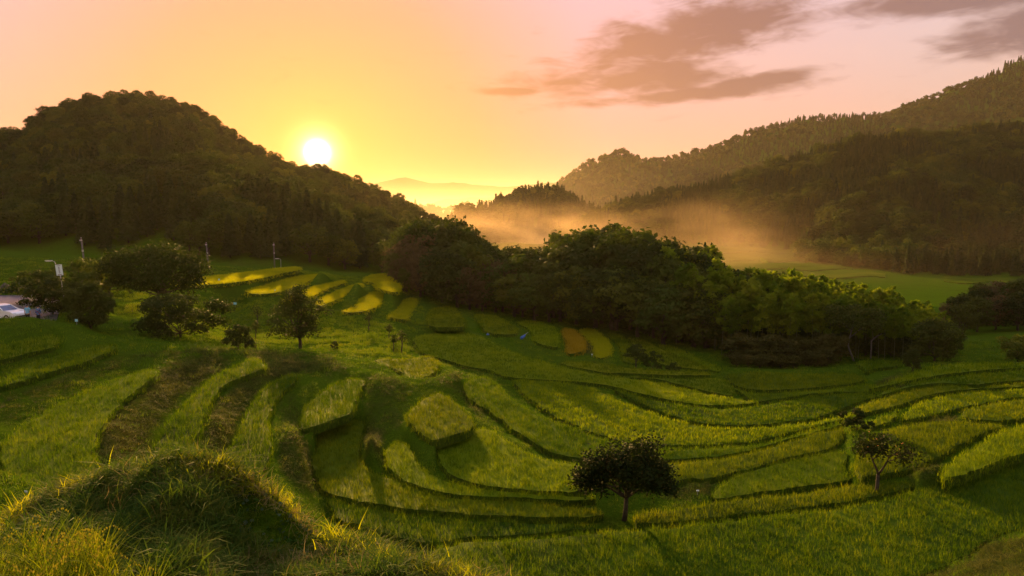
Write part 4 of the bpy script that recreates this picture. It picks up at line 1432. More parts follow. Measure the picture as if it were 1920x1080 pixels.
g_crest = np.random.default_rng(77)
sow_wood('hillside_wood', PL[rest], 'wood of rounded trees covering the upper left hill', G_wood, G_wcedar, 6.8, 41, 0.5, 22, (PP[rest, 1] > tab(PP[rest, 0], HILLS['left']['crest']) - 70) & (g_crest.random(len(rest)) > 0.04))
PR, _ = hill_points('right', 7800, 32, -6, 30)
g_v = np.random.default_rng(88)
vp = g_v.uniform(1490, 2150, 520)
vY = tab(vp, HILLS['right']['foot']) - 62 * g_v.random(520) ** 1.5
vx = (vp - 960) / F_PX * vY
PR = np.concatenate([PR, np.stack([vx, vY, far_z(vx, vY)], -1)])
sow_wood('valley_side_wood', PR, 'wood of mixed trees on the near right hillside above the mist', G_wood, G_wcedar, 9.5, 42, 0.15, 40)
PM, _ = hill_points('mount', 15000, 33, -200, 40)
sow_wood('mountain_wood', PM, 'wood of small dark trees over the tall right mountain', G_far, G_farc, 8.5, 43, 0.25, 60)
PI_, _ = hill_points('mid', 1500, 34, -20, 40)
sow_wood('hillock_wood', PI_, 'wood of hazy trees on the round hillock in the valley', G_far, G_farc, 11.0, 44, 0.2, 30)
PW, _ = hill_points('low', 1500, 35, -20, 40)
sow_wood('low_ridge_wood', PW, 'wood of faint trees on the low ridge in the gap', G_far, G_farc, 12.0, 45, 0.2, 30)

# --- the grove in the middle
GROVE_FRONT = [(735, 545, 140), (790, 562, 133), (850, 577, 129), (920, 592, 125), (1000, 603, 122), (1080, 613, 120), (1160, 622, 118), (1240, 645, 111), (1320, 662, 106),
               (1400, 674, 102), (1500, 682, 100), (1600, 676, 100), (1700, 682, 96), (1790, 675, 97)]
GROVE_SKY = [(730, 445), (745, 425), (775, 408), (810, 397), (850, 398), (875, 425), (905, 440), (940, 458), (975, 448), (1005, 455), (1040, 440), (1070, 422), (1110, 412), (1160, 409),
             (1200, 425), (1250, 440), (1300, 448), (1335, 462), (1360, 492), (1400, 495), (1460, 492), (1500, 500), (1560, 512), (1620, 524), (1700, 535), (1740, 560), (1780, 590), (1805, 625)]


def grove_where(px):
    return ('at its left end' if px < 880 else 'in its low saddle' if px < 1030 else 'under its highest top' if px < 1220 else 'right of its top' if px < 1380 else 'in its dark right half' if px < 1510 else 'behind the leaning tree' if px < 1650 else 'at its right end')


def sky_height(px, Y, z):
    """height a plant must have to touch the grove's skyline"""
    sk = tab(px, GROVE_SKY)
    d = ray(px, sk)
    return d[2] * (Y / d[1]) - z


fx_ = [g[0] for g in GROVE_FRONT]
for row, (dy0, frac, step) in enumerate([(2.5, 0.62, 34), (8, 0.84, 36), (15, 0.97, 38), (24, 1.0, 40), (34, 0.99, 44)]):
    px = 742 + row * 9
    while px < 1790:
        p = px + rng.uniform(-9, 9)
        Y = np.interp(p, fx_, [g[2] for g in GROVE_FRONT]) + dy0 + rng.uniform(-2, 2)
        x = (p - 960) / F_PX * Y
        z = float(ground_at(np.array([x]), np.array([Y]))[0])
        h = sky_height(p, Y, z) * frac * rng.uniform(0.90, 1.02)
        h = max(4.0, h)
        wh = grove_where(p)
        rw = 'front row' if row == 0 else 'second row' if row == 1 else 'back rows'
        u = rng.random()
        lab = ', grove %s %s' % (rw, wh)
        grp = 'grove trees, %s, %s' % (rw, wh)
        if p < 1330:
            if 815 < p < 860 and row == 1:
                K_cedar.plant((x, Y, z), h * 1.05, 'broad conical cedar' + lab, 'tree', grp, wide=1.5)
            elif (860 < p < 990 or 745 < p < 800) and row < 2 and u < 0.75:
                K_brown.plant((x, Y, z), h, 'brownish thin leaved tree' + lab, 'tree', grp, wide=1.05)
            elif u < 0.55:
                K_dark.plant((x, Y, z), h, 'dark rounded evergreen' + lab, 'tree', grp, wide=rng.uniform(0.95, 1.2) * min(1.15, max(0.8, 13 / h)))
            else:
                K_broad.plant((x, Y, z), h, 'leafy broadleaf tree' + lab, 'tree', grp, wide=rng.uniform(0.95, 1.2) * min(1.15, max(0.8, 13 / h)))
        else:
            if row == 0 and u < 0.7:
                px += step * 0.5
                continue
            if u < 0.22 and p < 1600:
                K_dark.plant((x, Y, z), h * 0.98, 'dark rounded evergreen' + lab, 'tree', grp, wide=1.0)
        px += step * rng.uniform(0.85, 1.15) * (0.8 if p < 1330 else 1.0)
# dark undergrowth that closes the foot of the grove
K_under = Kind('undergrowth_shrub', [broad_tree(250 + i, 10, 0.42, 0.0, 22, 1300, 0.55, 'leaf_d', ragged=0.2) for i in range(3)], 10)
for row, dy0 in enumerate((4.0, 11.0)):
    px = 1225 + row * 9
    while px < 1800:
        p = px + rng.uniform(-5, 5)
        Y = np.interp(p, fx_, [g[2] for g in GROVE_FRONT]) + dy0 + rng.uniform(-1, 1)
        x = (p - 960) / F_PX * Y
        z = float(ground_at(np.array([x]), np.array([Y]))[0])
        rw = ('front row', 'rear row')[row]
        K_under.plant((x, Y, z), rng.uniform(2.6, 4.4), 'dark undergrowth shrub, grove %s %s' % (rw, grove_where(p)), 'bush', 'undergrowth, %s, %s' % (rw, grove_where(p)), wide=1.5)
        px += 27
# bamboo through the right half
for row, (dy0, frac, step) in enumerate([(1.5, 0.80, 15), (5, 0.92, 15), (10, 1.0, 16), (16, 1.0, 18), (24, 1.0, 22)]):
    px = 1270 + row * 5
    while px < 1800:
        p = px + rng.uniform(-6, 6)
        Y = np.interp(p, fx_, [g[2] for g in GROVE_FRONT]) + dy0 + rng.uniform(-1.5, 1.5)
        x = (p - 960) / F_PX * Y
        z = float(ground_at(np.array([x]), np.array([Y]))[0])
        h = max(4.5, sky_height(p, Y, z) * frac * rng.uniform(0.88, 1.06))
        if p > 1330 or rng.random() < 0.6:
            rw = ('front row', 'second row', 'third row', 'fourth row', 'rear row')[row]
            K_bam.plant((x, Y, z), h, 'feathery bamboo, grove %s %s' % (rw, grove_where(p)), 'bamboo', 'bamboo, %s, %s' % (rw, grove_where(p)), wide=1.0)
        px += step * rng.uniform(0.8, 1.2)


# ------------------------------------------------------------------ single trees and bushes
def gz(x, y):
    return float(ground_at(np.array([x], float), np.array([y], float))[0])


def on_ground(px, Y):
    x = (px - 960) / F_PX * Y / 1.0
    # px at depth: correct for pitch by two passes
    z = gz(x, Y)
    w = Y * CP - z * SP
    x = (px - 960) / F_PX * w
    return np.array([x, Y, gz(x, Y)])


def single(name, tri, loc, label, cat='tree', group=None, rz=0.0, parts=('trunk', 'crown')):
    tm, cm, bk = tri
    e = empty(name, loc, rz)
    if not tm.materials:
        tm.materials.append(bk)
    for n_, m_ in zip(parts, (tm, cm)):
        o = bpy.data.objects.new(n_, m_)
        col.objects.link(o)
        o.parent = e
    return tag(e, label, cat, group)


def bush(seed, H, spread, leaves, size, mat, nl=18, flat=0.9, bark='bark'):
    return broad_tree(seed, H, spread, 0.0, nl, leaves, size, mat, bark, flat, ragged=0.15)


single('round_tree', broad_tree(301, 9.2, 0.76, 0.22, 48, 10000, 0.26, 'leaf_d', flat=0.75, ragged=0.12), on_ground(300, 88), 'big umbrella shaped evergreen tree left of the knoll')
single('spreading_bush', bush(302, 4.6, 1.05, 6000, 0.22, 'leaf_d', 26, 0.7), on_ground(338, 72), 'wide dark spreading bush in front of the umbrella shaped tree', 'bush')
single('ball_shrub', bush(303, 4.7, 0.50, 6500, 0.18, 'leaf_d', 30, 1.0), on_ground(171, 67), 'nearly black ball shaped shrub right of the two people', 'bush')
single('loose_bush', bush(304, 3.9, 0.75, 3500, 0.2, 'leaf_d', 20, 0.8), on_ground(100, 70), 'dark loose bush directly behind the person in a patterned jacket', 'bush')
single('loose_bush', bush(305, 3.6, 0.9, 3000, 0.22, 'leaf_b', 20, 0.8), on_ground(75, 80), 'olive bush reaching over the wet parking place', 'bush')
single('loose_bush', bush(306, 5.2, 0.75, 3500, 0.24, 'leaf_b', 20, 0.9), on_ground(150, 84), 'yellowish green bush under the tall white sign', 'bush')
single('loose_bush', bush(307, 6.0, 0.6, 3000, 0.26, 'leaf_b', 20, 0.9), on_ground(205, 97), 'grey green bush left of the umbrella tree crown, foot of the leaning pole', 'bush')
single('loose_bush', bush(316, 1.6, 0.9, 900, 0.16, 'leaf_b', 12, 0.8), on_ground(48, 90), 'small round bush behind the dark stone wall', 'bush')
single('upright_tree', broad_tree(308, 8.0, 0.50, 0.10, 44, 5200, 0.19, 'leaf_d', flat=0.8, taper=0.62, ragged=0.28), on_ground(563, 79), 'lone upright dark tree in front of the knoll fields')
single('small_bush', bush(309, 2.7, 0.62, 2200, 0.17, 'leaf_d', 16), on_ground(447, 68), 'small dark bush between the umbrella tree and the lone upright tree', 'bush')
single('twin_tree', broad_tree(310, 3.5, 0.48, 0.25, 14, 1300, 0.17, 'leaf_d', flat=0.6), on_ground(1192, 88), 'taller of the two small dark trees on the valley floor')
single('twin_tree', bush(311, 2.6, 0.6, 1000, 0.16, 'leaf_d', 12), on_ground(1222, 88), 'rounder of the two small dark trees on the valley floor')
single('low_bush', bush(312, 1.2, 1.0, 600, 0.14, 'leaf_d', 10), on_ground(1262, 89), 'low dark bush right beside the two small dark trees', 'bush')
single('stump_bush', bush(313, 3.0, 0.42, 1500, 0.17, 'leaf_d', 14), on_ground(1711, 84), 'dark stumpy bush standing on the right spur', 'bush')
single('dark_tree', bush(314, 6.0, 0.66, 4200, 0.24, 'leaf_d', 24), on_ground(1752, 93), 'broad dark tree behind the dark stumpy bush')
single('edge_tree', bush(315, 3.9, 0.72, 2500, 0.2, 'leaf_b', 18), on_ground(1908, 92), 'rounded dark tree cut by the right edge above the fields')
single('cone_bush', bush(317, 5.0, 0.36, 2500, 0.22, 'leaf_d', 18, 1.1), on_ground(757, 137), 'dark upright bush at the very left foot of the grove', 'bush')
single('shaggy_bush', bush(318, 1.5, 0.9, 1200, 0.13, 'leaf_d', 12), on_ground(1606, 49.5), 'low shaggy dark bush on the bank above the orange tipped tree', 'bush')
single('tiny_bush', bush(319, 1.0, 0.7, 400, 0.12, 'leaf_d', 9), on_ground(628, 81), 'tiny dark bush on the grass slope right of the lone tree', 'bush')
for k, (px, Y, h, lab) in enumerate([(483, 96, 3.4, 'thin sapling left of the lone upright tree'), (480, 84, 2.6, 'second thin sapling in the dip left of the lone tree'),
                                     (692, 97, 3.0, 'bare thin sapling at the left end of the sapling row'), (730, 93, 2.3, 'thin sapling in the middle of the sapling row'),
                                     (754, 84, 3.2, 'nearest thin sapling of the row below the knoll'), (738, 84, 2.2, 'small sapling beside the nearest one of the row')]):
    single('sapling', broad_tree(330 + k, h, 0.20, 0.4, 9, 220, 0.14, 'leaf_d'), on_ground(px, Y), lab, 'sapling')

# pale leaning tree at the edge of the bamboo
g = np.random.default_rng(5)
base = on_ground(1602, 98)
tri = broad_tree(340, 9.0, 0.50, 0.45, 26, 4200, 0.22, 'leaf_d', 'bark_pale', 0.7)
mb = MB()
tip = np.array([-1.3, 0.4, 5.6])
mb.tube([(0, 0, -0.2), (-0.5, 0, 1.0), (-1.0, 0.1, 2.3), (-0.8, 0.2, 3.4), (-0.5, 0.3, 4.4), (-0.3, 0.3, 5.6), (-0.2, 0.3, 6.6)], [0.15, 0.13, 0.11, 0.10, 0.08, 0.06, 0.03], 7)
mb.tube([(-0.5, 0.3, 4.4), (-1.4, 0.3, 5.3), (-2.4, 0.4, 6.0)], [0.06, 0.045, 0.02], 6)
mb.tube([(-0.8, 0.2, 3.4), (0.6, 0.2, 4.6), (1.8, 0.4, 5.4), (2.6, 0.4, 6.0)], [0.07, 0.06, 0.045, 0.02], 6)
single('leaning_tree', (mb.mesh('trunk', True), tri[1], M['bark_pale']), base, 'tree with a pale crooked trunk at the front edge of the bamboo')
# broken pale limb lying in the grove edge
mb = MB()
limb(mb, (0, 0, 0.05), (2.6, 0.4, 2.1), 0.10, 0.03, g, 6, 6, 0.06)
limb(mb, (0.3, 0, 0.3), (0.1, 0.1, 1.5), 0.05, 0.02, g, 3, 5, 0.05)
o = mb.build('fallen_limb', M['bark_pale'], smooth=True)
o.location = on_ground(1632, 98.5)
o.location.z += 2.6
mb = MB()
mb.tube([(0, 0, -3.0), (0.05, 0, -1.2), (0, 0, 0.15)], [0.12, 0.11, 0.10], 7)
mb.build('stub', M['bark_pale'], o, True)
tag(o, 'bare pale dead limb leaning in the dark under the bamboo', 'dead limb')

# thicket
M['leaf_thick'] = leaf_mat('thicket_leaf', (0.030, 0.034, 0.008), (0.055, 0.058, 0.012), (0.09, 0.08, 0.02), 0.35, None, 0.3, 0.5)
K_thick = Kind('thicket_shrub', [broad_tree(150 + i, 10, 0.40, 0.0, 24, 1500, 0.5, 'leaf_thick', ragged=0.2) for i in range(3)], 10)
for k in range(22):
    px = 1385 + (k % 11) * 17 + rng.uniform(-7, 7)
    Y = 94.5 + (k // 11) * 3.5 + rng.uniform(-1, 1)
    h = (2.2 if k < 11 else 4.0) * rng.uniform(0.8, 1.2)
    K_thick.plant(on_ground(px, Y), h, 'olive brown shrub, thicket %s row, %s part' % ('front' if k < 11 else 'back', 'left' if px < 1440 else 'middle' if px < 1510 else 'right'),
                  'bush', 'thicket at the grove foot, %s row' % ('front' if k < 11 else 'back'), wide=1.5)
# dark trees right of the grove
for k in range(26):
    px = 1770 + (k % 9) * 34 + rng.uniform(-10, 10)
    Y = 128 + (k // 9) * 11 + rng.uniform(-3, 3)
    p = on_ground(px, Y)
    top = np.interp(px, [1760, 1800, 1870, 1920, 2100], [575, 545, 512, 508, 505])
    d = ray(px, top)
    h = max(5.0, d[2] * (Y / d[1]) - p[2]) * rng.uniform(0.85, 1.0) * (0.8 if k < 9 else 1.0)
    (K_dark if k % 3 else K_brown).plant(p, h, '%s tree, dark stand at right edge, %s row' % ('dark rounded' if k % 3 else 'brownish', ('front', 'middle', 'back')[k // 9]), 'tree',
                                         'dark stand at the right edge, %s row' % ('front', 'middle', 'back')[k // 9], wide=1.1)


# --- foreground persimmon trees: branch by branch
def branch_tree(seed, H, W, trunk_h, leaves, size, mat, forks, lit_tip=0):
    g = np.random.default_rng(seed)
    mb = MB()
    tips = []

    def grow(p, d, L, r, depth):
        n = 4
        pts, rad = [p], [r]
        q = p.copy()
        for i in range(n):
            d = d + g.normal(0, 0.16, 3)
            d[2] += 0.03
            d /= np.linalg.norm(d)
            q = q + d * L / n
            pts.append(q.copy())
            rad.append(r * (1 - 0.45 * (i + 1) / n))
        mb.tube(pts, rad, 6 if depth < 2 else 4)
        if depth >= 3:
            tips.append((q.copy(), L))
            return
        if depth >= 2:
            tips.append((pts[2].copy(), L))
        for k in range(3 if depth < 2 else 2):
            a = g.uniform(0, 6.28)
            s = g.uniform(0.5, 0.95)
            side = np.array([math.cos(a), math.sin(a), g.uniform(-0.25, 0.35)])
            nd = d * (1 - s * 0.5) + side * s
            nd[0] *= W
            nd /= np.linalg.norm(nd)
            grow(q if k else pts[3], nd, L * g.uniform(0.62, 0.8), r * 0.52, depth + 1)

    base = np.array([0, 0, -0.15])
    top = np.array([0.02 * H, 0, trunk_h])
    mb.tube([base, (base + top) / 2 + np.array([0.03, 0, 0]), top], [0.030 * H, 0.024 * H, 0.022 * H], 8)
    for d, L in forks:
        grow(top, np.array(d, float) / np.linalg.norm(d), L, 0.016 * H, 0)
    T_ = np.array([t for t, _ in tips])
    n = leaves
    wt_ = g.gamma(0.7, 1.0, len(T_))
    pick = g.choice(len(T_), n, p=wt_ / wt_.sum())
    c = T_[pick] + g.normal(0, 0.20 * (H / 4.2), (n, 3)) * np.array([1.2, 1.2, 1.0])
    nm = rand_dir(g, n) * 0.7 + np.array([0, 0, 0.7])
    nm /= np.linalg.norm(nm, axis=1, keepdims=True)
    v, q = leaf_quads(c, nm, size, g, 1.7, 0.4)
    me = mesh_np('crown', v, q)
    me.materials.append(M[mat])
    fr = T_[g.integers(0, len(T_), lit_tip)] + g.normal(0, 0.12, (lit_tip, 3)) if lit_tip else []
    return mb.mesh('trunk', True), me, fr


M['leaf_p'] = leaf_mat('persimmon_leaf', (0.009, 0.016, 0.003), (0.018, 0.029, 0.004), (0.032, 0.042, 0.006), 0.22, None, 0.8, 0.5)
M['lit_tip'] = solid_mat('sunlit_tip_orange', (0.60, 0.20, 0.02), (0.75, 0.32, 0.03), 3.0, 0.45, 0, 0, 8, 0.4)  # orange balls, put in to show leaf tips lit by the sun
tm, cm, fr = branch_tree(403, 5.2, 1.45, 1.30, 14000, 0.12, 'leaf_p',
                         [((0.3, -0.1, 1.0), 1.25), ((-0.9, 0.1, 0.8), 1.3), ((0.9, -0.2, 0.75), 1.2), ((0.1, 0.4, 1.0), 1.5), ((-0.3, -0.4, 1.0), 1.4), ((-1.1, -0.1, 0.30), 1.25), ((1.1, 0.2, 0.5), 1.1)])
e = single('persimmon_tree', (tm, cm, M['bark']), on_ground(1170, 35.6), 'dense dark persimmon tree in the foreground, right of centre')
tm, cm, fr = branch_tree(407, 4.4, 1.1, 1.45, 1500, 0.11, 'leaf_p',
                         [((-0.40, 0.1, 1.0), 1.2), ((0.75, 0, 0.85), 1.25)], lit_tip=22)
e = single('persimmon_tree', (tm, cm, M['bark']), on_ground(1641, 38.6), 'sparse persimmon tree with orange balls for sunlit leaf tips and forked trunk at right')
sph = bpy.data.meshes.new('lit_tip')
import bmesh
bm = bmesh.new()
bmesh.ops.create_icosphere(bm, subdivisions=1, radius=0.034)
for v_ in bm.verts:
    v_.co.z *= 0.85
bm.to_mesh(sph)
bm.free()
sph.materials.append(M['lit_tip'])
for p in fr:
    o = bpy.data.objects.new('lit_tip', sph)
    col.objects.link(o)
    o.parent = e
    o.location = p

# ------------------------------------------------------------------ fields on the far valley floor
def drape(px, py, lift=0.5):
    d = ray(px, py)
    ys = np.arange(200, 800, 2.0)
    P = d[None, :] * (ys / d[1])[:, None]
    g_ = ground_at(P[:, 0], P[:, 1]) + lift
    hit = np.nonzero(P[:, 2] < g_)[0]
    return P[hit[0]] if len(hit) else P[-1]


M['far_rice'] = leaf_mat('far_rice', (0.035, 0.062, 0.004), (0.052, 0.082, 0.005), (0.07, 0.095, 0.006), 0.02, None, 0.05, 0.3, 1.0, 0.0)
for k, (x0, x1, y0, y1, lab) in enumerate([(1352, 1475, 452, 459, 'farthest pale rice strip in the mist below the right hill'), (1345, 1492, 465, 473, 'second pale rice strip in the mist below the right hill'),
                                           (1350, 1500, 480, 489, 'third pale rice strip in the mist, just above the bamboo tops'), (1430, 1600, 497, 505, 'pale rice strip above the dark right half of the grove'),
                                           (1500, 1660, 512, 519, 'pale rice strip touching the top of the right bamboo'), (1770, 1905, 520, 529, 'dim green field strip at the right, above the dark stand')]):
    nx = 10
    vs, fs = [], []
    for i in range(nx + 1):
        px = x0 + (x1 - x0) * i / nx
        wv = 2.0 * math.sin(i * 0.9 + k)
        for py in (y0 + wv, y1 + wv):
            p = drape(px, py)
            vs.append(p)
        vs.append(vs[-2] - np.array([0, 0, 1.6]))
        vs.append(vs[-2] - np.array([0, 0, 1.6]))
    for i in range(nx):
        a, b = i * 4, i * 4 + 4
        fs += [(a, a + 1, b + 1, b), (a + 1, a + 3, b + 3, b + 1), (a, b, b + 2, a + 2)]
    me = bpy.data.meshes.new('rice_paddy')
    me.from_pydata([tuple(v) for v in vs], [], fs)
    tag(obj('rice_paddy', me, M['far_rice']), lab, 'rice paddy', 'rice fields on the valley floor')

# ------------------------------------------------------------------ the near mound
def sample_near(n, seed, want):
    g = np.random.default_rng(seed)
    out = []
    r_ = np.sqrt(g.uniform(4.2 ** 2, 13.0 ** 2, n))
    a_ = np.radians(g.uniform(-40, 4, n))
    x, y = r_ * np.sin(a_), r_ * np.cos(a_)
    z = ground_at(x, y)
    w = y * CP - z * SP
    px = 960 + F_PX * x / w
    py = 540 - F_PX * (y * SP + z * CP) / w
    i = np.clip(np.round(np.interp(np.log(r_), LNR, np.arange(nR))).astype(int), 0, nR - 1)
    j = np.clip(np.round(np.interp(a_, AZ, np.arange(nA))).astype(int), 0, nA - 1)
    k = (px > -40) & (px < 960) & (py < 1110) & (py > 850) & (padid[i, j] < 0)
    k &= want(px, py, g.random(n))
    return np.stack([x, y, z - 0.01], -1)[k], px[k], py[k]


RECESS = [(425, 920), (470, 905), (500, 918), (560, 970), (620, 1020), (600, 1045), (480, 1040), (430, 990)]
M['mound'] = leaf_mat('mound_grass_blade', (0.030, 0.075, 0.010), (0.065, 0.115, 0.014), (0.14, 0.14, 0.025), 0.42, (1.3, 1.2, 0.5), 1.2, 0.55)
mt = [blade_clump('mound_tuft', 16, 0.12, 0.007, 0.05, 1.3, 70 + i, M['mound'], segs=3) for i in range(4)]
G_mound = scatter_group('sow_mound', mt, False, 0.6, 1.5, 0.5)
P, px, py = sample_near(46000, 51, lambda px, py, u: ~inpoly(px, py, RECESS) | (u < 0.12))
points_obj('mound_grass', P, 1.1 * grass_size(P, 0.5), G_mound, 'short green grass covering the near mound', 'grass')
crest_y = lambda px: np.interp(px, [-60, 0, 60, 130, 200, 250, 330, 400, 460, 490, 530, 570, 610, 640, 700, 900], [1012, 988, 950, 911, 891, 882, 876, 885, 896, 906, 930, 960, 990, 1014, 1044, 1082])
ms_ = [blade_clump('straw_wisp', 12, 0.17, 0.006, 0.06, 1.9, 80 + i, M['straw'], segs=3) for i in range(3)]
G_straw = scatter_group('sow_straw', ms_, False, 0.6, 1.4, 0.9)
P, px, py = sample_near(30000, 52, lambda px, py, u: ((py - crest_y(px) < 34) & (u < 0.35)) | (u < 0.025) | ((py > 1045) & (px > 380) & (u < 0.15)))
points_obj('dry_straw', P, np.ones(len(P)), G_straw, 'golden cut straw strewn along the top of the near mound', 'straw')
mtl = [blade_clump('tall_blade_tuft', 6, 0.34, 0.010, 0.05, 0.8, 85 + i, M['meadow'], segs=5) for i in range(3)]
G_tall = scatter_group('sow_tall', mtl, False, 0.5, 1.5, 0.25)
P, px, py = sample_near(30000, 53, lambda px, py, u: ((px > 520) & (px < 930) & (py - crest_y(px) < 30) & (u < 0.10)) | ((px > 540) & (px < 700) & (py - crest_y(px) < 16) & (u < 0.3)) | (u < 0.004))
points_obj('tall_grass', P, np.ones(len(P)), G_tall, 'tall arching grass blades on the right end of the near mound', 'grass')
mtc = [blade_clump('crest_tuft', 16, 0.15, 0.007, 0.05, 1.2, 95 + i, M['rice_ripe'], segs=3) for i in range(3)]  # ripe rice yellow on grass blades stands in for sun on the crest
G_crest = scatter_group('sow_crest', mtc, False, 0.6, 1.4, 0.5)
P, px, py = sample_near(40000, 55, lambda px, py, u: ((py - crest_y(px) < 30) & (u < 0.42)))
points_obj('sun_tinted_grass', P, 0.9 * grass_size(P, 0.4), G_crest, 'grass along the crest of the near mound, coloured yellow for sunlight', 'grass')
P, px, py = sample_near(16000, 57, lambda px, py, u: (py - crest_y(px) > 14) & (u < 0.25) & (fbm(px / 60, py / 30, 2) > -0.1))
g = np.random.default_rng(19)
P = np.repeat(P, 3, 0) + g.normal(0, 0.03, (len(P) * 3, 3)) + np.array([0, 0, 0.06])
nm = rand_dir(g, len(P)) * 0.55 + np.array([0, -0.2, 0.8])
nm /= np.linalg.norm(nm, axis=1, keepdims=True)
M['weed'] = leaf_mat('weed_leaf', (0.025, 0.065, 0.008), (0.05, 0.11, 0.012), (0.10, 0.15, 0.02), 0.4, None, 2.5, 0.6)
v, q = leaf_quads(P, nm, 0.045, g, 1.5)
tag(obj('weeds', mesh_np('weeds', v, q), M['weed']), 'broad leaved weeds among the grass of the near mound', 'weeds', kind='stuff')
# ivy in the shaded hollow of the mound
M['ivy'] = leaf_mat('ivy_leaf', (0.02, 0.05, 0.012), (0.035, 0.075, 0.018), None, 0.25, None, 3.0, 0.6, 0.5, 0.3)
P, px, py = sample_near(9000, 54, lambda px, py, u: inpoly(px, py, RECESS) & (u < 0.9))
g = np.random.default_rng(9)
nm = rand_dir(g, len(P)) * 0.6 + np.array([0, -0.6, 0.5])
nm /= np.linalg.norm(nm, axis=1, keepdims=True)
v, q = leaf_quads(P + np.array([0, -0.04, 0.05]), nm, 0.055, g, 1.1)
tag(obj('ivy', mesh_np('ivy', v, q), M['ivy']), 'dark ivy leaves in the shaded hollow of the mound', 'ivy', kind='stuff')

# rice at the lower left corner, plant by plant blades with drooping ears
M['rice_near'] = leaf_mat('near_rice_leaf', (0.060, 0.105, 0.004), (0.130, 0.185, 0.006), (0.230, 0.255, 0.012), 0.5, (1.4, 1.25, 0.4), 1.5, 0.6)
M['ear'] = leaf_mat('rice_ear', (0.15, 0.165, 0.02), (0.22, 0.22, 0.03), None, 0.35, (1.2, 1.0, 0.5), 3.0, 0.6)


def rice_plant(seed):
    g = np.random.default_rng(seed)
    o = blade_clump('rice_plant', 34, 0.72, 0.013, 0.06, 0.7, seed, M['rice_near'], segs=5)
    me = o.data
    vs = [tuple(v.co) for v in me.vertices]
    fs = [tuple(p.vertices) for p in me.polygons]
    n0 = len(fs)
    for k in range(2):
        a = g.uniform(0, 6.28)
        L = g.uniform(0.42, 0.55)
        for i in range(16):
            t = i / 15
            out = 0.05 + 0.24 * t ** 1.5
            zz = L + 0.10 * math.sin(t * 2.6) - 0.14 * t * t
            c = np.array([math.cos(a) * out, math.sin(a) * out, zz]) + g.normal(0, 0.006, 3)
            b = len(vs)
            s = 0.0075
            d = g.normal(0, 1, 3)
            d /= np.linalg.norm(d)
            e_ = np.cross(d, [0, 0, 1.0])
            e_ /= np.linalg.norm(e_) + 1e-6
            vs += [tuple(c - np.array([0, 0, s * 1.6])), tuple(c + e_ * s), tuple(c + np.array([0, 0, s * 1.6])), tuple(c - e_ * s)]
            fs.append((b, b + 1, b + 2, b + 3))
    m2 = bpy.data.meshes.new('rice_plant')
    m2.from_pydata(vs, [], fs)
    m2.materials.append(M['rice_near'])
    m2.materials.append(M['ear'])
    for i, p in enumerate(m2.polygons):
        p.material_index = 0 if i < n0 else 1
    return bpy.data.objects.new('rice_plant', m2)


G_plant = scatter_group('sow_plants', [rice_plant(90 + i) for i in range(4)], True, 0.85, 1.2, 0.12)
key, z, mk, label, pts = PAD[-1]
poly = outline(pts, z)[:, :2]
bs = poly.mean(0)
tri_ = mg.tessellate_polygon([[Vector((p[0] - bs[0], p[1] - bs[1], 0)) for p in poly]])
me = bpy.data.meshes.new('rice_paddy')
me.from_pydata([(p[0] - bs[0], p[1] - bs[1], z - RICE_H + 0.02) for p in poly], [], [tuple(t) for t in tri_])
o = obj('rice_paddy', me, M['turf'], loc=(bs[0], bs[1], 0))
add_scatter(o, G_plant, 24.0, 1.0)
tag(o, label, 'rice paddy', 'rice paddies stepping down the valley')

# ------------------------------------------------------------------ parking place, wall, car, people, sign, poles
M['asphalt'] = solid_mat('wet_asphalt', (0.030, 0.030, 0.036), (0.075, 0.072, 0.085), 0.5, 0.30, 0, 0.25, 12.0, 0.5)
n = 14
vs = []
for i in range(n + 1):
    for j in range(n + 1):
        Y = 62.8 + (85 - 62.8) * j / n
        xl, xr = -78.0 - 10 * j / n, np.interp(Y, [62.8, 66, 75, 85], [-43.5, -44.5, -50, -57])
        x = xl + (xr - xl) * i / n
        vs.append((x, Y, gz(x, Y) + 0.07))
idx2 = np.arange((n + 1) ** 2).reshape(n + 1, n + 1)
q2 = np.stack([idx2[:-1, :-1], idx2[1:, :-1], idx2[1:, 1:], idx2[:-1, 1:]], -1).reshape(-1, 4)
tag(obj('parking_place', mesh_np('parking_place', np.array(vs), q2, smooth=True), M['asphalt']), 'wet asphalt parking place at the left edge', kind='structure')

M['stone'] = solid_mat('dark_stone', (0.035, 0.034, 0.033), (0.10, 0.095, 0.09), 3.0, 0.85, 0, 0.8, 9.0, 0.2)
w = empty('stone_wall', (-74, 86.6, gz(-74, 86.6)))
tag(w, 'low dark stone wall with jagged top behind the parking place', 'wall')
x = -12.0
k = 0
while x < 17.5:
    L = rng.uniform(0.9, 1.6)
    for lvl in range(2):
        if lvl == 1 and rng.random() < 0.25:
            continue
        mb = MB()
        hh = rng.uniform(0.55, 0.75)
        jag = rng.uniform(0.1, 0.45) if lvl else 0.05
        b0 = lvl * 0.62
        pts = [(-L / 2, -0.25), (L / 2, -0.22), (L / 2 - 0.1, 0.25), (-L / 2 + 0.08, 0.25)]
        sk = 0.72 if lvl else 0.96
        vs = [(a, b, b0) for a, b in pts] + [(a * sk, b * 0.8, b0 + hh * 0.7) for a, b in pts] + [(rng.uniform(-0.2, 0.2), 0, b0 + hh + jag)]
        fs = [(3, 2, 1, 0)] + [(i, (i + 1) % 4, 4 + (i + 1) % 4, 4 + i) for i in range(4)] + [(4 + i, 4 + (i + 1) % 4, 8) for i in range(4)]
        mb.add(vs, fs)
        s_ = mb.build('stone', M['stone'], w)
        wx = -74 + x
        s_.location = (x, 0, gz(wx, 86.6) - w.location.z - 0.12)
    x += L + 0.06

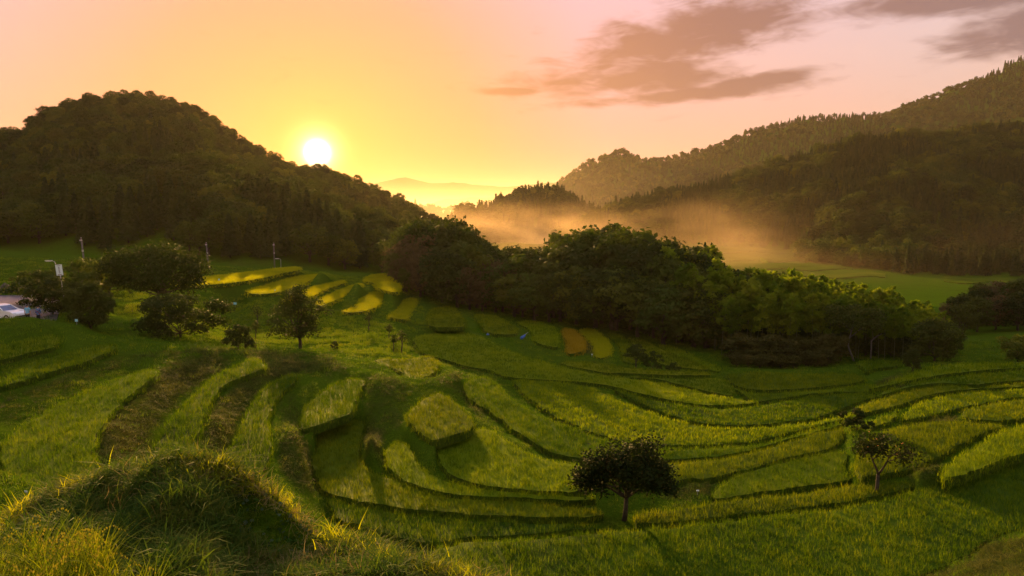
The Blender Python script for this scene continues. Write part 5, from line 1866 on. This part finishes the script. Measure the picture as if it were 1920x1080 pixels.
# white car, nose to the right
M['paint'] = solid_mat('white_paint', (0.72, 0.74, 0.78), (0.78, 0.80, 0.84), 1.0, 0.25, 0, 0, 8, 0.5, 0.8)
M['glass'] = solid_mat('car_glass', (0.02, 0.05, 0.10), (0.03, 0.07, 0.14), 1.0, 0.06, 0, 0, 8, 0.8)
M['tyre'] = solid_mat('tyre_rubber', (0.015, 0.015, 0.016), (0.03, 0.03, 0.03), 3.0, 0.8)
M['rim'] = solid_mat('wheel_rim', (0.45, 0.45, 0.47), (0.55, 0.55, 0.57), 3.0, 0.35, 0.9)
M['lamp'] = solid_mat('lamp_glass', (0.6, 0.6, 0.62), (0.7, 0.7, 0.72), 3.0, 0.1)
M['redlamp'] = solid_mat('tail_lamp_glass', (0.4, 0.02, 0.02), (0.5, 0.03, 0.03), 3.0, 0.15)
M['black'] = solid_mat('black_plastic', (0.012, 0.012, 0.013), (0.025, 0.025, 0.026), 3.0, 0.6)
cx, cyy = -47.2 - 2.1, 65.6
car = empty('parked_car', (cx, cyy, gz(cx, cyy) + 0.05), R(-14))
tag(car, 'white car parked at the left edge, nose towards the two people', 'car')
prof = [(-2.05, 0.45), (-2.08, 0.75), (-2.0, 0.95), (-1.75, 1.02), (-1.35, 1.42), (-0.55, 1.48), (0.15, 1.42), (0.85, 1.00), (1.75, 0.86), (2.02, 0.70), (2.08, 0.45), (1.95, 0.26), (-1.95, 0.26)]
lower = [(-2.05, 0.45), (-2.08, 0.75), (-2.0, 0.92), (-1.75, 0.97), (0.9, 0.97), (1.75, 0.86), (2.02, 0.70), (2.08, 0.45), (1.95, 0.26), (-1.95, 0.26)]


def extrude(mb, pr, w0, w1=None, zmid=0.95):
    """profile in x,z drawn out to both sides; narrower above zmid"""
    n = len(pr)
    vs = []
    for s in (-1, 1):
        for a, b in pr:
            hw = w0 if b <= zmid or w1 is None else w0 + (w1 - w0) * min(1, (b - zmid) / 0.5)
            vs.append((a, s * hw, b))
    fs = [tuple(range(n)), tuple(range(2 * n - 1, n - 1, -1))] + [(i, n + i, n + (i + 1) % n, (i + 1) % n)[::-1] for i in range(n)]
    return mb.add(vs, fs)


b = extrude(MB(), lower, 0.82).build('body', M['paint'], car)
bv = b.modifiers.new('bevel', 'BEVEL')
bv.width = 0.06
bv.segments = 3
cab = [(-1.72, 0.975), (-1.33, 1.40), (-0.55, 1.47), (0.15, 1.40), (0.86, 0.975)]
extrude(MB(), cab, 0.78, 0.60, 0.97).build('cabin_glass', M['glass'], car)
extrude(MB(), [(-1.36, 1.39), (-0.55, 1.478), (0.18, 1.39), (0.10, 1.46), (-0.55, 1.52), (-1.28, 1.46)], 0.63).build('roof', M['paint'], car)
for s in (-1, 1):
    for p0, p1 in (((0.86, 0.98), (0.15, 1.42)), ((-0.5, 0.98), (-0.5, 1.47)), ((-1.72, 0.98), (-1.33, 1.42))):
        MB().tube([(p0[0], s * 0.785, p0[1]), (p1[0], s * 0.625, p1[1])], [0.045, 0.04], 5).build('pillar', M['paint'], car)
    for wx in (-1.30, 1.28):
        wh = obj('wheel', MB().tube([(wx, s * 0.62, 0.31), (wx, s * 0.84, 0.31)], [0.31, 0.31], 20).mesh('wheel'), M['tyre'], car)
        MB().tube([(wx, s * 0.80, 0.31), (wx, s * 0.85, 0.31)], [0.20, 0.18], 14).build('rim', M['rim'], wh)
    MB().box((1.93, s * 0.60, 0.70), (0.16, 0.30, 0.13)).build('headlight', M['lamp'], car)
    MB().box((-2.03, s * 0.62, 0.80), (0.08, 0.28, 0.14)).build('tail_light', M['redlamp'], car)
    MB().box((0.55, s * 0.90, 1.02), (0.14, 0.18, 0.12)).build('mirror', M['paint'], car)
    d_ = MB().box((-0.05, s * 0.824, 0.66), (1.05, 0.012, 0.52)).build('door', M['paint'], car)
    MB().box((-0.42, s * 0.836, 0.80), (0.16, 0.02, 0.03)).build('handle', M['black'], d_)
MB().box((2.05, 0, 0.42), (0.10, 1.2, 0.16)).build('bumper_grille', M['black'], car)
MB().tube([(0.86, 0.5, 1.0), (0.5, 0.0, 1.24)], [0.012, 0.010], 4).build('wiper', M['black'], car)


# people: one skinned body each, clothing as children
def skinned(name, V, E, Rr, mat, parent, root=0, sub=1):
    me = bpy.data.meshes.new(name)
    me.from_pydata(V, E, [])
    o = obj(name, me, mat, parent)
    sk = o.modifiers.new('skin', 'SKIN')
    sk.use_smooth_shade = True
    lay = me.skin_vertices[0].data
    for i, r in enumerate(Rr):
        lay[i].radius = (r, r) if not isinstance(r, tuple) else r
        lay[i].use_root = (i == root)
    sb = o.modifiers.new('sub', 'SUBSURF')
    sb.levels = sub
    sb.render_levels = sub
    return o


M['skin'] = solid_mat('skin', (0.38, 0.22, 0.15), (0.46, 0.28, 0.19), 6.0, 0.6)
M['hair'] = solid_mat('black_hair', (0.010, 0.009, 0.008), (0.02, 0.018, 0.016), 20.0, 0.5)
M['tshirt'] = solid_mat('light_blue_cotton', (0.16, 0.42, 0.68), (0.20, 0.50, 0.76), 8.0, 0.9)
M['shorts'] = solid_mat('black_cotton', (0.012, 0.012, 0.014), (0.022, 0.022, 0.026), 8.0, 0.9)
m, T = new_mat('patterned_cotton')
tcx = T.n('ShaderNodeTexCoord')
vo = T.n('ShaderNodeTexVoronoi')
vo.inputs['Scale'].default_value = 11.0
T.link(tcx.outputs['Object'], vo.inputs['Vector'])
sp_ = T.n('ShaderNodeSeparateColor')
T.link(vo.outputs['Color'], sp_.inputs[0])
c = T.ramp(sp_.outputs[0], [(0.0, (0.05, 0.15, 0.40)), (0.40, (0.09, 0.24, 0.50)), (0.55, (0.30, 0.03, 0.05)), (0.75, (0.02, 0.03, 0.10)), (1.0, (0.10, 0.30, 0.55))], 'CONSTANT')
pb = T.n('ShaderNodeBsdfPrincipled')
T.link(c, pb.inputs['Base Color'])
pb.inputs['Roughness'].default_value = 0.9
out = T.n('ShaderNodeOutputMaterial')
T.link(pb.outputs[0], out.inputs[0])
M['pattern'] = m


def person(loc, rz, label, shirt, legs, long_jacket=False, H=1.70):
    s = H / 1.70
    e = empty('person', loc, rz, s)
    tag(e, label, 'person')
    V = [(0, 0, 0.92), (0, 0, 1.12), (0, -0.01, 1.32), (0, -0.01, 1.44), (0, 0, 1.52), (0, 0.015, 1.60), (0, 0.01, 1.68)]
    Rr = [(0.15, 0.11), (0.13, 0.10), (0.16, 0.11), (0.10, 0.08), 0.052, (0.075, 0.09), (0.06, 0.07)]
    E = [(0, 1), (1, 2), (2, 3), (3, 4), (4, 5), (5, 6)]

    def chain(start, pts, rad):
        p = start
        for q, r in zip(pts, rad):
            V.append(q)
            Rr.append(r)
            E.append((p, len(V) - 1))
            p = len(V) - 1
        return p
    for sd in (-1, 1):
        k = chain(3, [(sd * 0.17, -0.01, 1.40), (sd * 0.24, 0.0, 1.14), (sd * 0.25, 0.05, 0.92), (sd * 0.25, 0.07, 0.84)], [0.058, 0.045, 0.032, 0.034])
        for f in range(4):
            fx = sd * 0.25 + (f - 1.5) * 0.02
            L = (0.075, 0.09, 0.095, 0.07)[f]
            chain(k, [(fx, 0.085, 0.80), (fx, 0.095, 0.80 - L * 0.5), (fx, 0.088, 0.80 - L)], [0.011, 0.009, 0.008])
        chain(k, [(sd * 0.215, 0.085, 0.83), (sd * 0.205, 0.10, 0.79)], [0.012, 0.010])
        chain(0, [(sd * 0.09, 0, 0.82), (sd * 0.10, 0.01, 0.48), (sd * 0.10, -0.01, 0.10), (sd * 0.10, 0.02, 0.045), (sd * 0.105, 0.14, 0.035)], [0.085, 0.055, 0.04, 0.042, 0.035])
    skinned('body', V, E, Rr, M['skin'], e)
    # hair cap, face, ears
    skinned('hair', [(0, -0.03, 1.60), (0, -0.02, 1.665), (0, 0.01, 1.71)], [(0, 1), (1, 2)], [(0.085, 0.07), (0.088, 0.085), (0.06, 0.06)], M['hair'], e)
    fc = MB()
    fc.tube([(0, 0.095, 1.615), (0, 0.125, 1.585)], [0.010, 0.016], 6)
    fc.build('nose', M['skin'], e)
    for sd in (-1, 1):
        MB().box((sd * 0.03, 0.096, 1.625), (0.022, 0.012, 0.010)).build('eye', M['hair'], e)
        MB().box((sd * 0.082, 0.005, 1.61), (0.014, 0.03, 0.05)).build('ear', M['skin'], e)
    MB().box((0, 0.10, 1.555), (0.045, 0.012, 0.010)).build('mouth', M['redlamp'], e)
    hem = 0.72 if long_jacket else 0.86
    V2 = [(0, 0, hem), (0, 0, 1.0), (0, -0.005, 1.14), (0, -0.01, 1.32), (0, -0.01, 1.45)]
    R2 = [(0.20 if long_jacket else 0.175, 0.14), (0.175, 0.135), (0.16, 0.125), (0.18, 0.13), (0.10, 0.085)]
    E2 = [(0, 1), (1, 2), (2, 3), (3, 4)]
    for sd in (-1, 1):
        b = len(V2)
        end = [(sd * 0.18, -0.01, 1.40), (sd * 0.245, 0, 1.18)] + ([(sd * 0.255, 0.04, 0.96)] if long_jacket else [])
        V2 += end
        R2 += [0.075, 0.075] + ([0.055] if long_jacket else [])
        E2 += [(4, b)] + [(b + i, b + i + 1) for i in range(len(end) - 1)]
    skinned('jacket' if long_jacket else 'shirt', V2, E2, R2, M[shirt], e)
    V3, R3, E3 = [(0, 0, 0.94)], [(0.165, 0.125)], []
    for sd in (-1, 1):
        b = len(V3)
        V3 += [(sd * 0.092, 0, 0.82), (sd * 0.10, 0.01, 0.52)] + ([(sd * 0.10, 0, 0.12)] if long_jacket else [])
        R3 += [0.10, 0.085] + ([0.06] if long_jacket else [])
        E3 += [(0, b), (b, b + 1)] + ([(b + 1, b + 2)] if long_jacket else [])
    skinned('trousers' if long_jacket else 'shorts', V3, E3, R3, M[legs], e)
    return e


def stand(px, Y):
    p = on_ground(px, Y)
    return (p[0], p[1], p[2] + 0.03)


person(stand(53, 64.2), R(8), 'person seen from behind in a light blue T-shirt and black shorts', 'tshirt', 'shorts')
person(stand(73, 64.0), R(-6), 'person seen from behind in a blue and red patterned jacket', 'pattern', 'shorts', True, 1.62)

# poles and lamps
M['concrete'] = solid_mat('pole_concrete', (0.10, 0.095, 0.09), (0.17, 0.16, 0.155), 2.0, 0.85, 0, 0.2, 12, 0.2)
M['steel'] = solid_mat('galvanised_steel', (0.30, 0.30, 0.31), (0.42, 0.42, 0.43), 4.0, 0.45, 0.7)


def utility_pole(px, Y, top_y, label, lean=0.0):
    p = on_ground(px, Y)
    d = ray(px, top_y)
    h = d[2] * (Y / d[1]) - p[2]
    e = empty('utility_pole', p)
    e.rotation_euler = (0, lean, 0)
    tag(e, label, 'utility pole', 'utility poles at the foot of the hill')
    MB().tube([(0, 0, -0.5), (0, 0, h)], [0.17, 0.11], 10).build('pole', M['concrete'], e, True)
    a = MB().box((0, -0.14, h - 0.5), (0.42, 0.07, 0.07)).build('cross_arm', M['steel'], e)
    for xx in (-0.17, 0, 0.17):
        MB().tube([(xx, -0.14, h - 0.46), (xx, -0.14, h - 0.28)], [0.04, 0.05], 6).build('insulator', M['lamp'], a)
    MB().tube([(0, 0, h - 0.02), (0, 0, h + 0.08)], [0.12, 0.07], 8).build('cap', M['steel'], e)
    MB().box((0.10, -0.16, h * 0.62), (0.26, 0.14, 0.34)).build('junction_box', M['steel'], e)
    return e


utility_pole(160, 118, 446, 'leaning grey utility pole above the bushes behind the white sign', R(-3.5))
utility_pole(391, 142, 455, 'grey utility pole standing at the left end of the top yellow paddy', R(-2.2))
utility_pole(515, 168, 456, 'faint utility pole at the hill foot, behind the middle of the top yellow paddy')


def street_lamp(px, Y, top_y, label, left=True):
    p = on_ground(px, Y)
    d = ray(px, top_y)
    h = max(2.0, d[2] * (Y / d[1]) - p[2])
    e = empty('street_lamp', p)
    tag(e, label, 'street lamp', 'small street lamps')
    s = -1 if left else 1
    MB().tube([(0, 0, -0.3), (0, 0, h * 0.9), (s * 0.12, 0, h * 0.98), (s * 0.5, 0, h)], [0.06, 0.05, 0.045, 0.04], 7).build('post', M['steel'], e, True)
    hd = MB().box((s * 0.85, 0, h + 0.02), (0.85, 0.26, 0.12)).build('lamp_head', M['lamp'], e)
    MB().box((s * 0.9, 0, h - 0.06), (0.6, 0.18, 0.04)).build('lens', M['lamp'], hd)


street_lamp(527, 165, 485, 'small street lamp right of the faint pole at the hill foot')
street_lamp(108, 88, 489, 'small street lamp left of the white sign')

# sign
M['panel'] = solid_mat('white_sign_panel', (0.62, 0.74, 0.84), (0.68, 0.80, 0.88), 1.0, 0.5)
M['ink'] = solid_mat('dark_blue_print', (0.012, 0.018, 0.07), (0.02, 0.025, 0.10), 4.0, 0.6)
M['inkred'] = solid_mat('brown_print', (0.14, 0.07, 0.08), (0.18, 0.09, 0.10), 4.0, 0.6)
Ys = 80.0
p = on_ground(121, Ys)
zc = aty(121, 506, Ys)[2]
hs = zc - p[2]
e = empty('sign_board', p)
e.rotation_euler = (0, R(-5), 0)
tag(e, 'tall white sign board with a column of dark characters', 'sign')
MB().tube([(0, 0.06, -0.4), (0, 0.06, hs + 0.55)], [0.05, 0.05], 8).build('post', M['steel'], e, True)
pn = MB().box((0, 0, hs), (0.76, 0.05, 1.26)).build('panel', M['panel'], e)


def stroke(x, z, w, h, mat, name='print'):
    MB().box((x, -0.029, hs + z), (w, 0.006, h)).build(name, M[mat], pn)


stroke(0.0, 0.50, 0.46, 0.05, 'ink')
for k, (a, b) in enumerate([(0.20, 0.07), (0.17, 0.05), (0.19, 0.08), (0.16, 0.06), (0.20, 0.06)]):
    z0 = 0.32 - k * 0.165
    stroke(0.02, z0 + 0.03, a, 0.030, 'ink', 'character')
    stroke(0.02, z0 - 0.03, a * 0.8, 0.026, 'ink', 'character')
    stroke(0.02 - a * 0.22, z0, 0.03, 0.11, 'ink', 'character')
    stroke(0.02 + a * 0.25, z0 - 0.01, 0.026, b + 0.03, 'ink', 'character')
stroke(0.0, -0.54, 0.46, 0.07, 'inkred')

# small plot markers and a blue bundle
M['bluesheet'] = solid_mat('blue_sheet', (0.04, 0.10, 0.42), (0.07, 0.16, 0.55), 5.0, 0.5, 0, 0.3, 14)
M['cyan'] = solid_mat('pale_blue_board', (0.30, 0.62, 0.78), (0.38, 0.70, 0.84), 3.0, 0.5)


def marker(px, Y, w_, h_, hgt, mat, label):
    e = empty('plot_marker', on_ground(px, Y))
    tag(e, label, 'marker', 'small plot markers on the banks')
    MB().tube([(0, 0.03, -0.2), (0, 0.03, hgt)], [0.02, 0.02], 6).build('stake', M['steel'], e)
    MB().box((0, 0, hgt), (w_, 0.025, h_)).build('board', M[mat], e)


marker(441, 108, 0.48, 0.36, 0.9, 'cyan', 'pale blue marker board in the bright grass left of the lone tree')
marker(411, 114, 0.26, 0.26, 0.8, 'cyan', 'small pale marker board just right of the umbrella tree crown')
marker(516, 112, 0.22, 0.2, 0.6, 'cyan', 'tiny pale marker below the second yellow paddy of the knoll')
marker(144, 63.5, 0.26, 0.24, 0.45, 'cyan', 'small light blue marker on the bank in front of the ball shaped shrub')
marker(1110, 95.5, 0.2, 0.16, 0.4, 'panel', 'tiny white marker below the pale yellow paddy')
marker(1308, 38.4, 0.16, 0.07, 0.28, 'panel', 'small white marker at the brown hollow right of the dark persimmon tree')
marker(50, 25.5, 0.10, 0.08, 0.25, 'panel', 'small white marker left of the sunlit mound')
bp = on_ground(981, 103)
mb = MB()
mb.tube([(-0.35, 0, 0.12), (-0.2, 0, 0.3), (0.1, 0, 0.5), (0.3, 0, 0.78)], [0.16, 0.26, 0.22, 0.10], 9)
bb = mb.build('sheet_bundle', M['bluesheet'], None, True)
bb.location = bp
tag(bb, 'blue sheet bundle leaning on the bank below the grove', 'bundle')
MB().tube([(0.22, 0, 0.72), (0.75, 0, 1.15)], [0.05, 0.03], 6).build('handle', M['steel'], bb)
mb = MB()
mb.add([(-0.5, -0.2, 0), (0.5, -0.2, 0), (0.5, 0.25, 0), (-0.5, 0.25, 0), (-0.4, -0.1, 0.22), (0.42, -0.12, 0.18), (0.4, 0.15, 0.24), (-0.38, 0.12, 0.26)],
       [(3, 2, 1, 0), (0, 1, 5, 4), (1, 2, 6, 5), (2, 3, 7, 6), (3, 0, 4, 7), (4, 5, 6, 7)])
b2 = mb.build('folded_sheet', M['bluesheet'])
b2.location = on_ground(918, 105)
tag(b2, 'dark blue folded sheet lying on the bank left of the bundle', 'sheet')

# ------------------------------------------------------------------ air
def volume_box(name, lo, hi, label):
    mb = MB().box([(a + b) / 2 for a, b in zip(lo, hi)], [b - a for a, b in zip(lo, hi)])
    o = mb.build(name, None)
    return tag(o, label, kind='stuff')


hz = volume_box('haze', (-9800, -80, -140), (9800, 9800, 430), 'thin morning haze filling the valley air')
m, T = new_mat('haze_air')
pv = T.n('ShaderNodeVolumePrincipled')
pv.inputs['Color'].default_value = (0.95, 0.82, 0.62, 1)
pv.inputs['Density'].default_value = 0.000034
pv.inputs['Anisotropy'].default_value = 0.42
out = T.n('ShaderNodeOutputMaterial')
T.link(pv.outputs[0], out.inputs['Volume'])
hz.data.materials.append(m)

ms = volume_box('mist', (-190, 215, -62), (620, 1080, 26), 'pale ground mist lying in the valley behind the grove')
m, T = new_mat('mist_air')
geo = T.n('ShaderNodeNewGeometry')
sp = T.n('ShaderNodeSeparateXYZ')
T.link(geo.outputs['Position'], sp.inputs[0])
mp = T.n('ShaderNodeMapping')
T.link(geo.outputs['Position'], mp.inputs[0])
mp.inputs['Scale'].default_value = (1, 0.7, 2.2)
nz = T.noise(mp.outputs[0], 0.013, 3, 0.55)
hgt = T.smooth(sp.outputs[2], 22.0, -38.0)
edge = T.math('MULTIPLY', T.math('MULTIPLY', T.smooth(sp.outputs[1], 225, 560), T.smooth(sp.outputs[1], 1075, 900)),
              T.math('MULTIPLY', T.smooth(sp.outputs[0], -185, -60), T.smooth(sp.outputs[0], 610, 330)))
dn = T.math('MULTIPLY', T.math('MULTIPLY', T.smooth(nz, 0.42, 0.70), T.math('POWER', hgt, 1.4)), edge)
pv = T.n('ShaderNodeVolumePrincipled')
pv.inputs['Color'].default_value = (0.98, 0.72, 0.40, 1)
gap = T.math('ADD', 0.24, T.math('MULTIPLY', T.smooth(sp.outputs[0], 260, 40), 1.35))
T.link(T.math('MULTIPLY', T.math('MULTIPLY', dn, gap), 0.0055), pv.inputs['Density'])
pv.inputs['Anisotropy'].default_value = 0.4
out = T.n('ShaderNodeOutputMaterial')
T.link(pv.outputs[0], out.inputs['Volume'])
ms.data.materials.append(m)

fm = volume_box('mist', (-3200, 960, -135), (3200, 5100, 146), 'glowing haze bank in the far valley gap under the sky')
m, T = new_mat('far_mist_air')
geo = T.n('ShaderNodeNewGeometry')
sp = T.n('ShaderNodeSeparateXYZ')
T.link(geo.outputs['Position'], sp.inputs[0])
hgt = T.smooth(sp.outputs[2], 143.0, -60.0)
edge = T.math('MULTIPLY', T.math('ADD', T.math('MULTIPLY', T.smooth(sp.outputs[1], 965, 1120), 0.55), T.math('MULTIPLY', T.smooth(sp.outputs[1], 1500, 2600), 1.1)), T.math('MULTIPLY', T.smooth(sp.outputs[0], -3150, -1200), T.smooth(sp.outputs[0], 520, 120)))
pv = T.n('ShaderNodeVolumePrincipled')
pv.inputs['Color'].default_value = (0.95, 0.76, 0.50, 1)
T.link(T.math('MULTIPLY', T.math('MULTIPLY', hgt, edge), 0.0009), pv.inputs['Density'])
pv.inputs['Anisotropy'].default_value = 0.4
out = T.n('ShaderNodeOutputMaterial')
T.link(pv.outputs[0], out.inputs['Volume'])
fm.data.materials.append(m)

# ------------------------------------------------------------------ labels: tell look-alikes apart by their order from the left
ORD = ['first', 'second', 'third', 'fourth', 'fifth', 'sixth', 'seventh', 'eighth', 'ninth', 'tenth', 'eleventh', 'twelfth', 'thirteenth', 'fourteenth', 'fifteenth', 'sixteenth']
same = {}
for o in sc.objects:
    if o.parent is None and 'label' in o and 'group' in o:
        same.setdefault(o['label'], []).append(o)
for lab, os_ in same.items():
    if len(os_) < 2:
        continue
    os_.sort(key=lambda o: o.location.x / o.location.y)
    n = len(os_)
    if n <= 16:
        for k, o in enumerate(os_):
            o['label'] = '%s, %s from left' % (lab, ORD[k])
